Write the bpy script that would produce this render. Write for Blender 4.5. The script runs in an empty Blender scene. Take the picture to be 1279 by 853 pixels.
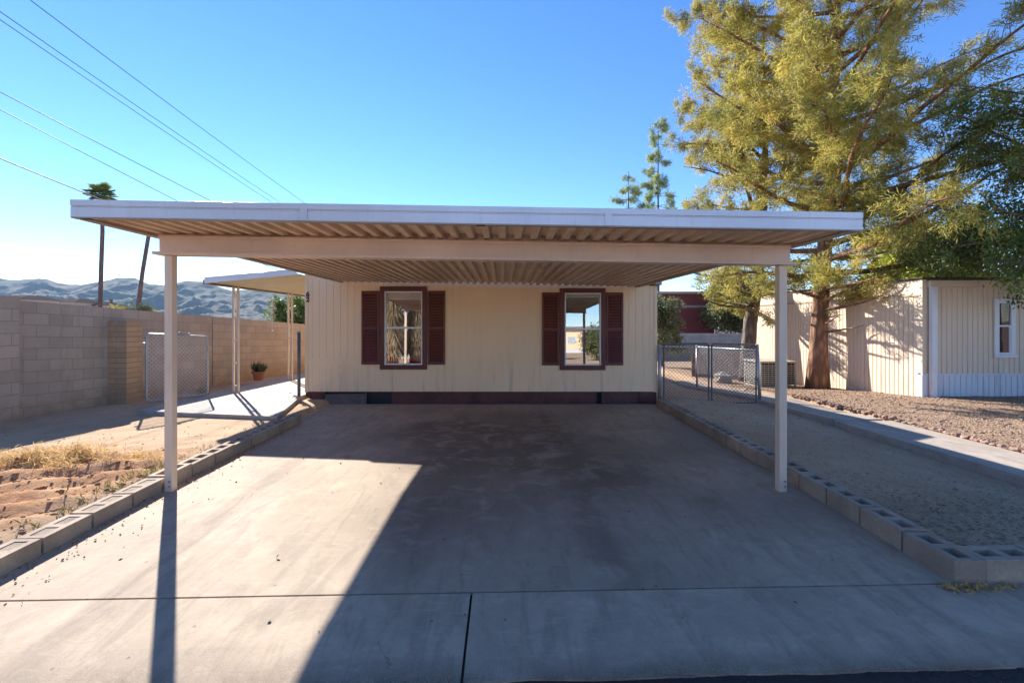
import bpy, math, random
import numpy as np
from mathutils import Vector, Matrix, noise

random.seed(7); rng = np.random.default_rng(7)
scene = bpy.context.scene
COL = scene.collection
R = math.radians

# ------------------------------------------------------------------ camera
F = 568.0; CX = 628.0; CY = 402.0; HC = 1.65
cam_d = bpy.data.cameras.new("camera")
cam = bpy.data.objects.new("camera", cam_d); COL.objects.link(cam)
cam.location = (0, 0, HC); cam.rotation_euler = (R(90), 0, 0)
cam_d.sensor_width = 36.0; cam_d.lens = 36.0 * F / 1279.0
cam_d.shift_x = (639.5 - CX) / 1279.0; cam_d.shift_y = -(426.5 - CY) / 1279.0
cam_d.clip_start = 0.05; cam_d.clip_end = 20000
scene.camera = cam

def at(px, py, D):
    return Vector(((px - CX) / F * D, D, HC - (py - CY) / F * D))

# ------------------------------------------------------------------ light
SUN = Vector((-1.02, 1.43, 1.0)).normalized()
EL = math.asin(SUN.z); AZ = math.atan2(SUN.x, SUN.y)
world = bpy.data.worlds.new("World"); scene.world = world; world.use_nodes = True
wt = world.node_tree; wt.nodes.clear()
sky = wt.nodes.new("ShaderNodeTexSky"); sky.sky_type = 'NISHITA'; sky.sun_disc = False
sky.sun_elevation = EL; sky.sun_rotation = AZ
sky.air_density = 1.0; sky.dust_density = 0.0; sky.ozone_density = 3.0; sky.altitude = 1200
hs = wt.nodes.new("ShaderNodeHueSaturation"); hs.inputs['Saturation'].default_value = 1.22; hs.inputs['Hue'].default_value = 0.510
bg = wt.nodes.new("ShaderNodeBackground"); bg.inputs['Strength'].default_value = 0.05
wo = wt.nodes.new("ShaderNodeOutputWorld")
wt.links.new(sky.outputs[0], hs.inputs['Color']); wt.links.new(hs.outputs[0], bg.inputs['Color']); wt.links.new(bg.outputs[0], wo.inputs['Surface'])
sl = bpy.data.lights.new("sun", 'SUN'); sl.energy = 2.12; sl.angle = R(0.5); sl.color = (1.0, 0.95, 0.88)
so = bpy.data.objects.new("sun", sl); COL.objects.link(so)
so.rotation_euler = SUN.to_track_quat('Z', 'Y').to_euler(); so.location = (-20, 30, 20)
scene.view_settings.view_transform = 'Standard'; scene.view_settings.look = 'None'
scene.view_settings.exposure = 2.5; scene.view_settings.gamma = 1.0
scene.cycles.max_bounces = 10; scene.cycles.diffuse_bounces = 6; scene.cycles.glossy_bounces = 4
scene.cycles.transparent_max_bounces = 12; scene.cycles.volume_bounces = 0
scene.cycles.use_denoising = True

# ------------------------------------------------------------------ materials
class NT:
    """small wrapper that builds node chains"""
    def __init__(s, name, rough=0.7, metal=0.0, spec=0.5):
        s.m = bpy.data.materials.new(name); s.m.use_nodes = True
        s.t = s.m.node_tree; s.b = s.t.nodes['Principled BSDF']; s.out = s.t.nodes['Material Output']
        s.b.inputs['Roughness'].default_value = rough; s.b.inputs['Metallic'].default_value = metal
        s.b.inputs['Specular IOR Level'].default_value = spec
    def n(s, typ, **kw):
        nd = s.t.nodes.new(typ)
        for k, v in kw.items(): setattr(nd, k, v)
        return nd
    def l(s, a, b): s.t.links.new(a, b)
    def setv(s, sock, v):
        if hasattr(v, 'is_output'): s.l(v, sock)
        else: sock.default_value = v
    def pos(s, scale=(1, 1, 1), obj=False, rot=(0, 0, 0)):
        src = s.n('ShaderNodeTexCoord').outputs['Object'] if obj else s.n('ShaderNodeNewGeometry').outputs['Position']
        mp = s.n('ShaderNodeMapping'); s.l(src, mp.inputs['Vector']); mp.inputs['Scale'].default_value = scale; mp.inputs['Rotation'].default_value = rot
        return mp.outputs[0]
    def noise(s, vec, scale, detail=5, rough=0.6, dist=0.0):
        nd = s.n('ShaderNodeTexNoise'); s.l(vec, nd.inputs['Vector']); nd.inputs['Scale'].default_value = scale
        nd.inputs['Detail'].default_value = detail; nd.inputs['Roughness'].default_value = rough; nd.inputs['Distortion'].default_value = dist
        return nd.outputs['Fac']
    def voro(s, vec, scale, out='Distance', feature='F1'):
        nd = s.n('ShaderNodeTexVoronoi'); nd.feature = feature; s.l(vec, nd.inputs['Vector']); nd.inputs['Scale'].default_value = scale
        return nd.outputs[out]
    def ramp(s, fac, stops):
        nd = s.n('ShaderNodeValToRGB'); s.l(fac, nd.inputs[0]); e = nd.color_ramp.elements
        while len(e) < len(stops): e.new(0.5)
        for el, (p, c) in zip(e, stops):
            el.position = p; el.color = (*c, 1) if len(c) == 3 else c
        return nd.outputs[0]
    def ss(s, fac, lo, hi):
        nd = s.n('ShaderNodeMapRange'); nd.interpolation_type = 'SMOOTHSTEP'; s.l(fac, nd.inputs[0])
        nd.inputs[1].default_value = lo; nd.inputs[2].default_value = hi
        return nd.outputs[0]
    def mix(s, fac, a, b, mode='MIX'):
        nd = s.n('ShaderNodeMix'); nd.data_type = 'RGBA'; nd.blend_type = mode
        s.setv(nd.inputs[0], fac); 
        for sock, v in ((nd.inputs[6], a), (nd.inputs[7], b)):
            if hasattr(v, 'is_output'): s.l(v, sock)
            else: sock.default_value = (*v, 1)
        return nd.outputs[2]
    def math(s, op, a, b=0.0, c=0.0):
        nd = s.n('ShaderNodeMath'); nd.operation = op
        s.setv(nd.inputs[0], a); s.setv(nd.inputs[1], b); s.setv(nd.inputs[2], c)
        return nd.outputs[0]
    def attr(s, name):
        nd = s.n('ShaderNodeAttribute'); nd.attribute_name = name; return nd.outputs['Fac']
    def col(s, v):
        if hasattr(v, 'is_output'): s.l(v, s.b.inputs['Base Color'])
        else: s.b.inputs['Base Color'].default_value = (*v, 1)
    def bump(s, h, strength=0.3, dist=0.01):
        nd = s.n('ShaderNodeBump'); s.l(h, nd.inputs['Height']); nd.inputs['Strength'].default_value = strength; nd.inputs['Distance'].default_value = dist
        s.l(nd.outputs[0], s.b.inputs['Normal'])

def simple(name, c, rough=0.6, metal=0.0, var=0.12, scale=3.0, fine=60.0, bump=0.05, spec=0.5, rnd=0.0):
    t = NT(name, rough, metal, spec); p = t.pos()
    n1 = t.noise(p, scale, 6); n2 = t.noise(p, fine, 3)
    f = t.math('ADD', t.math('MULTIPLY', n1, 0.7), t.math('MULTIPLY', n2, 0.3))
    d = tuple(max(0, x * (1 - var * 1.6)) for x in c); h = tuple(min(1, x * (1 + var * 0.9)) for x in c)
    k = t.ramp(f, [(0.3, d), (0.7, h)])
    if rnd:
        oi = t.n('ShaderNodeObjectInfo'); big = t.noise(p, 1.7, 5); w = t.noise(p, 14, 4, 0.7)
        k = t.mix(t.math('MULTIPLY', oi.outputs['Random'], rnd), k, tuple(x * 0.45 for x in c))
        k = t.mix(t.math('MULTIPLY', t.ss(big, 0.5, 0.7), 0.4), k, (0.40, 0.30, 0.21)); k = t.mix(t.math('MULTIPLY', t.ss(w, 0.6, 0.75), 0.45), k, tuple(x * 0.4 for x in c))
    t.col(k)
    if bump: t.bump(n2, bump, 0.004)
    return t.m

def mat_concrete(name, base, stain, dark=0.55, streak=True):
    t = NT(name, 0.82, 0, 0.35); p = t.pos()
    big = t.noise(p, 0.55, 6, 0.62, 0.4); mid = t.noise(p, 2.6, 7, 0.65, 0.8); fine = t.noise(p, 26, 6, 0.75); grit = t.noise(p, 210, 2, 0.6)
    c = t.mix(t.ss(mid, 0.35, 0.7), tuple(x * 0.82 for x in base), tuple(x * 1.10 for x in base))
    c = t.mix(t.math('MULTIPLY', t.ss(big, 0.45, 0.68), 0.55), c, stain)
    ps = t.pos((1.0, 0.22, 1.0), rot=(0, 0, R(38)))
    st = t.noise(ps, 7, 6, 0.7, 1.2)
    c = t.mix(t.math('MULTIPLY', t.ss(st, 0.46, 0.66), 0.62), c, tuple(x * dark for x in base))
    ps2 = t.pos((0.35, 1.0, 1.0), rot=(0, 0, R(-24)))
    st2 = t.noise(ps2, 11, 7, 0.75, 2.2)
    c = t.mix(t.math('MULTIPLY', t.ss(st2, 0.5, 0.68), 0.45), c, tuple(min(1, x * 1.25) for x in base))
    oil = t.attr('stain')
    c = t.mix(t.math('MULTIPLY', t.math('MULTIPLY', oil, t.ss(mid, 0.30, 0.55)), 0.9), c, tuple(x * 0.42 for x in stain))
    dust = t.attr('dust')
    c = t.mix(t.math('MULTIPLY', t.math('MULTIPLY', dust, t.ss(fine, 0.3, 0.6)), 0.75), c, (0.36, 0.27, 0.19))
    c = t.mix(t.math('MULTIPLY', t.ss(fine, 0.50, 0.72), 0.42), c, tuple(x * 0.62 for x in base))
    wv = t.n('ShaderNodeVectorMath', operation='ADD'); t.l(p, wv.inputs[0]); nv = t.n('ShaderNodeTexNoise'); t.l(p, nv.inputs['Vector']); nv.inputs['Scale'].default_value = 1.7; nv.inputs['Detail'].default_value = 6
    sc_ = t.n('ShaderNodeVectorMath', operation='SCALE'); t.l(nv.outputs['Color'], sc_.inputs[0]); sc_.inputs[3].default_value = 0.9; t.l(sc_.outputs[0], wv.inputs[1])
    ck = t.voro(wv.outputs[0], 0.33, 'Distance', 'DISTANCE_TO_EDGE')
    c = t.mix(t.math('MULTIPLY', t.math('MULTIPLY', t.math('LESS_THAN', ck, 0.0013), t.ss(big, 0.47, 0.52)), 0.45), c, (0.10, 0.08, 0.065))
    sp = t.voro(p, 5.0); c = t.mix(t.math('MULTIPLY', t.math('LESS_THAN', sp, 0.05), 0.6), c, (0.06, 0.055, 0.05))
    c = t.mix(t.math('MULTIPLY', t.ss(grit, 0.45, 0.7), 0.45), c, tuple(x * 1.25 for x in base))
    t.col(c)
    t.bump(t.math('ADD', t.math('MULTIPLY', fine, 0.6), t.math('MULTIPLY', grit, 0.5)), 0.28, 0.006)
    return t.m

M = {}
M['drive'] = mat_concrete('drive_concrete', (0.46, 0.355, 0.25), (0.32, 0.225, 0.145))
M['patio'] = mat_concrete('patio_concrete', (0.46, 0.41, 0.35), (0.35, 0.29, 0.23))
M['path'] = mat_concrete('path_concrete', (0.42, 0.36, 0.30), (0.36, 0.28, 0.21))
M['cmu'] = simple('grey_block', (0.47, 0.36, 0.26), 0.9, 0, 0.35, 2.2, 45, 0.6, 0.5, 0.55)
M['cmu_tan'] = simple('grey_block_dusty', (0.47, 0.355, 0.25), 0.9, 0, 0.3, 2.2, 45, 0.6, 0.5, 0.35)
M['cell_dirt'] = simple('cell_dirt', (0.22, 0.165, 0.115), 1, 0, 0.3, 12, 60, 0.6)
M['cell_sand'] = simple('cell_sand', (0.34, 0.27, 0.20), 1, 0, 0.3, 12, 60, 0.6)
M['maroon'] = simple('maroon_paint', (0.135, 0.028, 0.022), 0.5, 0, 0.22, 2, 40, 0.05)
M['maroon_dusty'] = simple('maroon_skirt', (0.13, 0.042, 0.036), 0.7, 0, 0.4, 3, 30, 0.1)
M['white'] = simple('white_paint', (0.72, 0.72, 0.71), 0.4, 0, 0.06)
M['vinyl'] = simple('white_vinyl', (0.78, 0.77, 0.75), 0.35, 0, 0.05)
M['fascia'] = simple('white_aluminium', (0.72, 0.72, 0.75), 0.3, 0.15, 0.08, 1.5, 30, 0.02)
M['post'] = simple('cream_steel', (0.74, 0.58, 0.44), 0.45, 0, 0.10, 3, 50, 0.03)
M['beam'] = simple('beam_steel', (0.74, 0.54, 0.43), 0.4, 0.1, 0.12, 1.2, 30, 0.03)
M['deck'] = simple('tan_roof_steel', (0.74, 0.54, 0.37), 0.42, 0.0, 0.18, 1.4, 22, 0.03)
M['gutter'] = simple('brown_gutter', (0.33, 0.27, 0.235), 0.5, 0.0, 0.2, 1.4, 22, 0.03)
M['awn'] = simple('cream_awning', (0.72, 0.62, 0.42), 0.5, 0, 0.06, 1, 20, 0.02)
M['galv'] = simple('galvanised', (0.42, 0.43, 0.44), 0.42, 0.6, 0.15, 5, 60, 0.03)
M['galv_dark'] = simple('weathered_steel', (0.17, 0.165, 0.165), 0.55, 0.4, 0.3, 6, 60, 0.05)
M['wire'] = simple('chain_wire', (0.56, 0.56, 0.57), 0.45, 0.1, 0.2)
M['wire_dark'] = simple('dark_chain_wire', (0.16, 0.15, 0.14), 0.55, 0.1, 0.2)
M['black'] = simple('black_plastic', (0.02, 0.02, 0.022), 0.5, 0, 0.1)
M['cable'] = simple('power_cable', (0.045, 0.06, 0.09), 0.5, 0.0, 0.1, bump=0)
M['terracotta'] = simple('terracotta', (0.42, 0.16, 0.08), 0.85, 0, 0.2)
M['asphalt'] = simple('asphalt', (0.14, 0.13, 0.12), 0.9, 0, 0.4, 2, 120, 0.9)
M['tar'] = simple('tar', (0.02, 0.02, 0.02), 0.7, 0, 0.3, 9, 80, 0.8)
M['roofdark'] = simple('dark_roofing', (0.07, 0.055, 0.05), 0.9, 0, 0.3)
M['roofpale'] = simple('pale_roof', (0.36, 0.30, 0.26), 0.6, 0, 0.1)
M['maroon_wall'] = simple('maroon_wall', (0.20, 0.045, 0.045), 0.7, 0, 0.1, 1, 20)
M['greywall'] = simple('pale_block', (0.40, 0.40, 0.41), 0.9, 0, 0.15, 1, 20, 0.3)
M['wood'] = simple('redwood_boards', (0.20, 0.11, 0.075), 0.85, 0, 0.35, 4, 40, 0.3)
M['acmetal'] = simple('ac_beige', (0.45, 0.39, 0.29), 0.55, 0.0, 0.2, 4, 40, 0.05)
M['red'] = simple('red_cloth', (0.80, 0.03, 0.05), 0.7, 0, 0.1)
M['rock'] = simple('pale_rock', (0.42, 0.36, 0.29), 0.9, 0, 0.25, 7, 50, 0.7)
M['pinkstone'] = simple('pink_stone', (0.36, 0.22, 0.155), 0.9, 0, 0.35, 7, 50, 0.6)
M['room'] = simple('room_wall', (0.30, 0.26, 0.22), 0.9, 0, 0.05)
M['deadgrass'] = simple('dead_grass', (0.58, 0.41, 0.19), 0.9, 0, 0.55, 8, 40, 0)
M['litter'] = simple('leaf_litter', (0.25, 0.165, 0.095), 0.95, 0, 0.5, 9, 60, 0)
M['weed'] = simple('weed_green', (0.42, 0.36, 0.07), 0.8, 0, 0.3, 8, 60, 0)
M['farroof'] = simple('far_roof', (0.15, 0.12, 0.10), 1.0, 0, 0.1, 1, 5, 0, 0.0)
M['mtnhouse'] = simple('far_stucco', (0.50, 0.42, 0.36), 0.9, 0, 0.2, 0.2, 3, 0)

def metal(name, c, rough=0.35, m_=0.0):
    t = NT(name, rough, m_); p = t.pos(); a = t.noise(p, 1.3, 6); d = t.noise(t.pos((9, 9, 0.5)), 2.2, 6, 0.75); f = t.noise(p, 35, 4, 0.7)
    k = t.mix(t.ss(a, 0.35, 0.7), tuple(x * 0.86 for x in c), c)
    k = t.mix(t.math('MULTIPLY', t.ss(d, 0.52, 0.75), 0.38), k, tuple(x * y for x, y in zip(c, (0.62, 0.54, 0.46))))
    k = t.mix(t.math('MULTIPLY', t.ss(f, 0.58, 0.75), 0.25), k, tuple(x * 0.55 for x in c))
    t.col(k); t.bump(a, 0.25, 0.02); return t.m
M['fascia'] = metal('weathered_white_aluminium', (0.78, 0.76, 0.78), 0.32, 0.1); M['beam'] = metal('weathered_beam', (0.80, 0.58, 0.46), 0.4); M['post'] = metal('weathered_cream_post', (0.80, 0.62, 0.46), 0.45); M['gutter'] = metal('weathered_gutter', (0.42, 0.32, 0.25), 0.5)
def mat_siding(name, base, low, sx=1.6):
    t = NT(name, 0.62, 0, 0.35); p = t.pos()
    a = t.noise(p, 0.8, 5); ps = t.pos((3.5, 3.5, 0.25)); b = t.noise(ps, 2.2, 6, 0.7); f = t.noise(t.pos((40, 40, 2.5)), 3.0, 4)
    c = t.mix(t.ss(a, 0.35, 0.7), tuple(x * 0.95 for x in base), base)
    sep = t.n('ShaderNodeSeparateXYZ'); t.l(p, sep.inputs[0])
    dirt = t.math('MULTIPLY', t.ss(b, 0.50, 0.75), t.ss(sep.outputs['Z'], 1.2, 0.0))
    c = t.mix(t.math('MULTIPLY', dirt, 0.8), c, low)
    c = t.mix(t.math('MULTIPLY', t.ss(b, 0.5, 0.8), 0.13), c, low)
    t.col(c); t.bump(f, 0.12, 0.004)
    return t.m
M['siding'] = mat_siding('beige_siding', (0.94, 0.68, 0.43), (0.50, 0.38, 0.28))
M['siding_nb'] = mat_siding('tan_siding', (0.74, 0.60, 0.45), (0.42, 0.35, 0.27))
M['siding_w'] = mat_siding('white_skirt', (0.66, 0.68, 0.70), (0.42, 0.40, 0.38))

def mat_blockwall(name, base, mortar, bw, bh):
    """bonded block wall; brick lattice in the wall's own coordinates (u along, v up)"""
    t = NT(name, 0.92, 0, 0.2)
    uv = t.n('ShaderNodeUVMap').outputs[0]
    br = t.n('ShaderNodeTexBrick'); t.l(uv, br.inputs['Vector'])
    br.inputs['Scale'].default_value = 1; br.inputs['Brick Width'].default_value = bw; br.inputs['Row Height'].default_value = bh
    br.inputs['Mortar Size'].default_value = 0.007; br.inputs['Mortar Smooth'].default_value = 0.3; br.inputs['Bias'].default_value = 0.0
    br.inputs['Color1'].default_value = (*[x * 0.90 for x in base], 1); br.inputs['Color2'].default_value = (*[x * 1.08 for x in base], 1)
    br.inputs['Mortar'].default_value = (*mortar, 1); br.offset = 0.5
    p = t.pos(); a = t.noise(p, 1.1, 6); f = t.noise(p, 55, 4, 0.7)
    c = t.mix(t.math('MULTIPLY', t.ss(a, 0.4, 0.75), 0.45), br.outputs['Color'], tuple(x * 0.68 for x in base))
    c = t.mix(t.math('MULTIPLY', t.ss(f, 0.45, 0.75), 0.4), c, tuple(x * 0.6 for x in base))
    dr = t.noise(t.pos((2.6, 2.6, 0.22)), 2.4, 6, 0.75); c = t.mix(t.math('MULTIPLY', t.ss(dr, 0.52, 0.74), 0.5), c, tuple(x * 0.55 for x in base))
    ef = t.noise(p, 3.1, 6, 0.7, 1.0); c = t.mix(t.math('MULTIPLY', t.ss(ef, 0.6, 0.74), 0.4), c, tuple(min(1, x * 1.35) for x in base))
    sz = t.n('ShaderNodeSeparateXYZ'); t.l(p, sz.inputs[0]); c = t.mix(t.math('MULTIPLY', t.ss(sz.outputs['Z'], 0.5, -0.05), t.ss(ef, 0.25, 0.6)), c, (0.36, 0.255, 0.165))
    t.col(c)
    h = t.math('SUBTRACT', t.math('MULTIPLY', f, 0.35), br.outputs['Fac'])
    t.bump(h, 0.6, 0.012)
    return t.m
M['wall'] = mat_blockwall('block_wall', (0.50, 0.395, 0.30), (0.38, 0.295, 0.22), 0.405, 0.2)
M['pilaster'] = mat_blockwall('pilaster_blocks', (0.52, 0.41, 0.31), (0.38, 0.295, 0.22), 0.62, 0.2)
M['tanbrick'] = mat_blockwall('tan_slump_block', (0.52, 0.34, 0.20), (0.30, 0.20, 0.13), 0.62, 0.105)
M['farblock'] = mat_blockwall('far_block_wall', (0.36, 0.36, 0.37), (0.27, 0.27, 0.28), 0.405, 0.2)

def mat_glass(name, tint=0.5):
    t = NT(name); t.t.nodes.remove(t.b)
    g = t.n('ShaderNodeBsdfGlossy'); g.inputs['Roughness'].default_value = 0.0; g.inputs['Color'].default_value = (0.95, 0.97, 1, 1)
    tr = t.n('ShaderNodeBsdfTransparent'); tr.inputs['Color'].default_value = (0.92, 0.94, 0.94, 1)
    mx = t.n('ShaderNodeMixShader'); mx.inputs[0].default_value = tint
    t.l(tr.outputs[0], mx.inputs[1]); t.l(g.outputs[0], mx.inputs[2]); t.l(mx.outputs[0], t.out.inputs['Surface'])
    return t.m
M['glass'] = mat_glass('window_glass', 0.42)
M['glass_dark'] = mat_glass('dim_window_glass', 0.05)

def mat_leaf(name, c0, c1, trans=0.35, scale=0.9, c2=None):
    t = NT(name, 0.55, 0, 0.3); p = t.pos()
    f = t.math('ADD', t.math('MULTIPLY', t.noise(p, scale, 4), 0.75), t.math('MULTIPLY', t.noise(p, 9, 3), 0.25))
    c = t.ramp(f, [(0.38, c0), (0.62, c1)])
    if c2:
        q = t.math('ADD', t.math('MULTIPLY', t.noise(p, 3.2, 4, 0.7), 0.7), t.math('MULTIPLY', t.noise(p, 21, 2), 0.3)); c = t.mix(t.math('MULTIPLY', t.ss(q, 0.52, 0.66), 0.75), c, c2)
    t.col(c)
    tl = t.n('ShaderNodeBsdfTranslucent'); t.l(c, tl.inputs['Color'])
    mx = t.n('ShaderNodeMixShader'); mx.inputs[0].default_value = trans
    t.l(t.b.outputs[0], mx.inputs[1]); t.l(tl.outputs[0], mx.inputs[2]); t.l(mx.outputs[0], t.out.inputs['Surface'])
    return t.m
M['needle'] = mat_leaf('pine_needles', (0.22, 0.24, 0.065), (0.60, 0.49, 0.11), 0.5, 1.1, (0.50, 0.31, 0.12))
M['leaf_dark'] = mat_leaf('dark_leaves', (0.075, 0.115, 0.035), (0.19, 0.24, 0.06), 0.45)
M['leaf_lime'] = mat_leaf('lime_leaves', (0.30, 0.33, 0.05), (0.52, 0.52, 0.09), 0.6)
M['leaf_far'] = mat_leaf('grey_green_leaves', (0.13, 0.15, 0.075), (0.22, 0.23, 0.10), 0.4)
M['leaf_con'] = mat_leaf('conifer_needles', (0.22, 0.28, 0.12), (0.34, 0.40, 0.18), 0.55)
M['palm'] = mat_leaf('palm_fronds', (0.11, 0.17, 0.045), (0.22, 0.27, 0.08), 0.4)
M['palm_dead'] = mat_leaf('dead_palm_fronds', (0.25, 0.17, 0.09), (0.38, 0.27, 0.15), 0.2)
M['deadgrass'] = mat_leaf('dead_straw', (0.48, 0.31, 0.13), (0.70, 0.50, 0.24), 0.5, 6)
M['yellowbush'] = mat_leaf('yellow_bush_leaves', (0.30, 0.26, 0.08), (0.42, 0.36, 0.12), 0.3)

def mat_bark(name, c0, c1, sc=6):
    t = NT(name, 0.95, 0, 0.2); p = t.pos((1, 1, 0.28))
    v = t.voro(p, sc * 1.6, feature='F1'); n = t.noise(p, sc, 7, 0.7, 1.0)
    f = t.math('ADD', t.math('MULTIPLY', v, 0.6), t.math('MULTIPLY', n, 0.5))
    t.col(t.ramp(f, [(0.25, c0), (0.6, c1)])); t.bump(f, 1.0, 0.04)
    return t.m
M['bark'] = mat_bark('pine_bark', (0.46, 0.25, 0.15), (0.19, 0.105, 0.065))
M['bark_grey'] = mat_bark('grey_bark', (0.30, 0.23, 0.18), (0.13, 0.10, 0.08))
M['palmbark'] = mat_bark('palm_bark', (0.22, 0.14, 0.12), (0.12, 0.08, 0.07), 3)

def mat_ground():
    t = NT('yard_soil', 0.95, 0, 0.2); p = t.pos()
    a = t.noise(p, 0.6, 6, 0.65, 0.3); b = t.noise(p, 4.5, 6, 0.7); f = t.noise(p, 38, 5, 0.75)
    c = t.mix(t.ss(a, 0.35, 0.68), (0.49, 0.325, 0.19), (0.60, 0.42, 0.26))
    c = t.mix(t.math('MULTIPLY', t.ss(b, 0.45, 0.75), 0.5), c, (0.34, 0.24, 0.155))
    red = t.attr('red'); rc = t.mix(t.ss(b, 0.3, 0.7), (0.46, 0.22, 0.095), (0.58, 0.33, 0.17))
    c = t.mix(t.math('MULTIPLY', red, t.ss(a, 0.1, 0.45)), c, rc)
    org = t.attr('organic'); c = t.mix(t.math('MULTIPLY', org, t.ss(f, 0.35, 0.65)), c, (0.26, 0.18, 0.11))
    gr = t.attr('gravel'); vc = t.voro(p, 48, 'Color'); sepc = t.n('ShaderNodeSeparateColor'); t.l(vc, sepc.inputs[0])
    gc = t.ramp(sepc.outputs[0], [(0.0, (0.20, 0.12, 0.075)), (0.4, (0.36, 0.235, 0.15)), (0.75, (0.48, 0.33, 0.23)), (1.0, (0.56, 0.46, 0.36))])
    gc = t.mix(t.math('MULTIPLY', t.ss(b, 0.35, 0.65), 0.75), gc, (0.34, 0.225, 0.135))
    c = t.mix(gr, c, gc)
    c = t.mix(t.math('MULTIPLY', t.ss(f, 0.5, 0.8), 0.35), c, (0.2, 0.15, 0.11))
    t.col(c)
    vd = t.voro(p, 48)
    h = t.math('ADD', t.math('ADD', t.math('MULTIPLY', b, 0.8), t.math('MULTIPLY', f, 0.5)), t.math('MULTIPLY', t.math('MULTIPLY', vd, gr), -1.2))
    t.bump(h, 0.7, 0.03)
    return t.m
M['ground'] = mat_ground()

def mat_mountain():
    t = NT('desert_slope', 1.0, 0, 0.1); p = t.pos()
    a = t.noise(p, 0.004, 8, 0.65); b = t.noise(p, 0.05, 8, 0.8)
    c = t.mix(t.ss(a, 0.40, 0.60), (0.13, 0.10, 0.07), (0.07, 0.08, 0.05))
    c = t.mix(t.math('MULTIPLY', t.ss(b, 0.5, 0.72), 0.7), c, (0.03, 0.04, 0.025))
    t.col(c)
    return t.m
M['mountain'] = mat_mountain()

# ------------------------------------------------------------------ mesh building
WL = {}   # object name -> world location (parents are never rotated while building)
class MB:
    def __init__(s): s.v = []; s.f = []; s.uv = None
    def add(s, vs, fs):
        o = len(s.v); s.v += [tuple(v) for v in vs]; s.f += [tuple(i + o for i in f) for f in fs]; return s
    def box(s, x0, x1, y0, y1, z0, z1):
        vs = [(x, y, z) for x in (x0, x1) for y in (y0, y1) for z in (z0, z1)]
        return s.add(vs, [(0, 1, 3, 2), (4, 6, 7, 5), (0, 4, 5, 1), (2, 3, 7, 6), (0, 2, 6, 4), (1, 5, 7, 3)])
    def hexa(s, b, t):
        """b, t: four bottom / top corners in order"""
        return s.add(list(b) + list(t), [(3, 2, 1, 0), (4, 5, 6, 7), (0, 1, 5, 4), (1, 2, 6, 5), (2, 3, 7, 6), (3, 0, 4, 7)])
    def tube(s, pts, r, n=8, cap=True):
        pts = [Vector(p) for p in pts]; rs = r if hasattr(r, '__len__') else [r] * len(pts)
        up = None; rings = []
        for i, p in enumerate(pts):
            d = (pts[min(i + 1, len(pts) - 1)] - pts[max(i - 1, 0)])
            if d.length < 1e-9: d = Vector((0, 0, 1))
            d.normalize()
            if up is None:
                up = Vector((1, 0, 0)) if abs(d.x) < 0.8 else Vector((0, 1, 0))
            a = (up - d * up.dot(d)).normalized(); up = a; b = d.cross(a)
            rings.append([p + (a * math.cos(2 * math.pi * k / n) + b * math.sin(2 * math.pi * k / n)) * rs[i] for k in range(n)])
        vs = [v for rg in rings for v in rg]; fs = []
        for i in range(len(pts) - 1):
            for k in range(n):
                fs.append((i * n + k, i * n + (k + 1) % n, (i + 1) * n + (k + 1) % n, (i + 1) * n + k))
        if cap: fs += [tuple(range(n))[::-1], tuple((len(pts) - 1) * n + k for k in range(n))]
        return s.add(vs, fs)
    def lathe(s, prof, c=(0, 0, 0), n=24):
        vs = [(c[0] + r * math.cos(2 * math.pi * k / n), c[1] + r * math.sin(2 * math.pi * k / n), c[2] + z) for r, z in prof for k in range(n)]
        fs = [(i * n + k, i * n + (k + 1) % n, (i + 1) * n + (k + 1) % n, (i + 1) * n + k) for i in range(len(prof) - 1) for k in range(n)]
        return s.add(vs, fs)
    def build(s, name, m, parent=None, smooth=False, bevel=0.0, origin=None):
        vs = np.array(s.v, dtype=np.float64)
        if origin is None:
            lo, hi = vs.min(0), vs.max(0); origin = Vector(((lo[0] + hi[0]) / 2, (lo[1] + hi[1]) / 2, lo[2]))
        origin = Vector(origin)
        me = bpy.data.meshes.new(name); me.from_pydata([tuple(v) for v in vs - np.array(origin)], [], s.f); me.update()
        if s.uv is not None:
            lay = me.uv_layers.new(name='UVMap'); lay.data.foreach_set('uv', np.array(s.uv, dtype=np.float32).ravel())
        o = bpy.data.objects.new(name, me); COL.objects.link(o)
        for mm in (m if isinstance(m, (list, tuple)) else [m]): me.materials.append(mm)
        link(o, origin, parent)
        if smooth: me.polygons.foreach_set('use_smooth', [True] * len(me.polygons))
        if bevel:
            bv = o.modifiers.new('edge', 'BEVEL'); bv.width = bevel; bv.segments = 2; bv.limit_method = 'ANGLE'; bv.angle_limit = R(40)
        return o
def link(o, w, parent):
    WL[o.name] = Vector(w)
    if parent is not None:
        o.parent = parent; o.location = Vector(w) - WL[parent.name]
    else: o.location = w
def mesh_np(name, verts, faces, m, parent=None, origin=(0, 0, 0), smooth=False):
    """verts (N,3), faces (K,3 or 4) numpy"""
    me = bpy.data.meshes.new(name); k = faces.shape[1]
    me.vertices.add(len(verts)); me.vertices.foreach_set('co', (verts - np.array(origin)).astype(np.float32).ravel())
    me.loops.add(faces.size); me.loops.foreach_set('vertex_index', faces.astype(np.int32).ravel())
    me.polygons.add(len(faces)); me.polygons.foreach_set('loop_start', np.arange(0, faces.size, k, dtype=np.int32))
    me.update(calc_edges=True); me.validate()
    if smooth: me.polygons.foreach_set('use_smooth', [True] * len(me.polygons))
    o = bpy.data.objects.new(name, me); COL.objects.link(o); me.materials.append(m); link(o, origin, parent)
    return o
def tag(o, label, cat, group=None):
    o['label'] = label; o['category'] = cat
    if group: o['group'] = group
    return o
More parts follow.
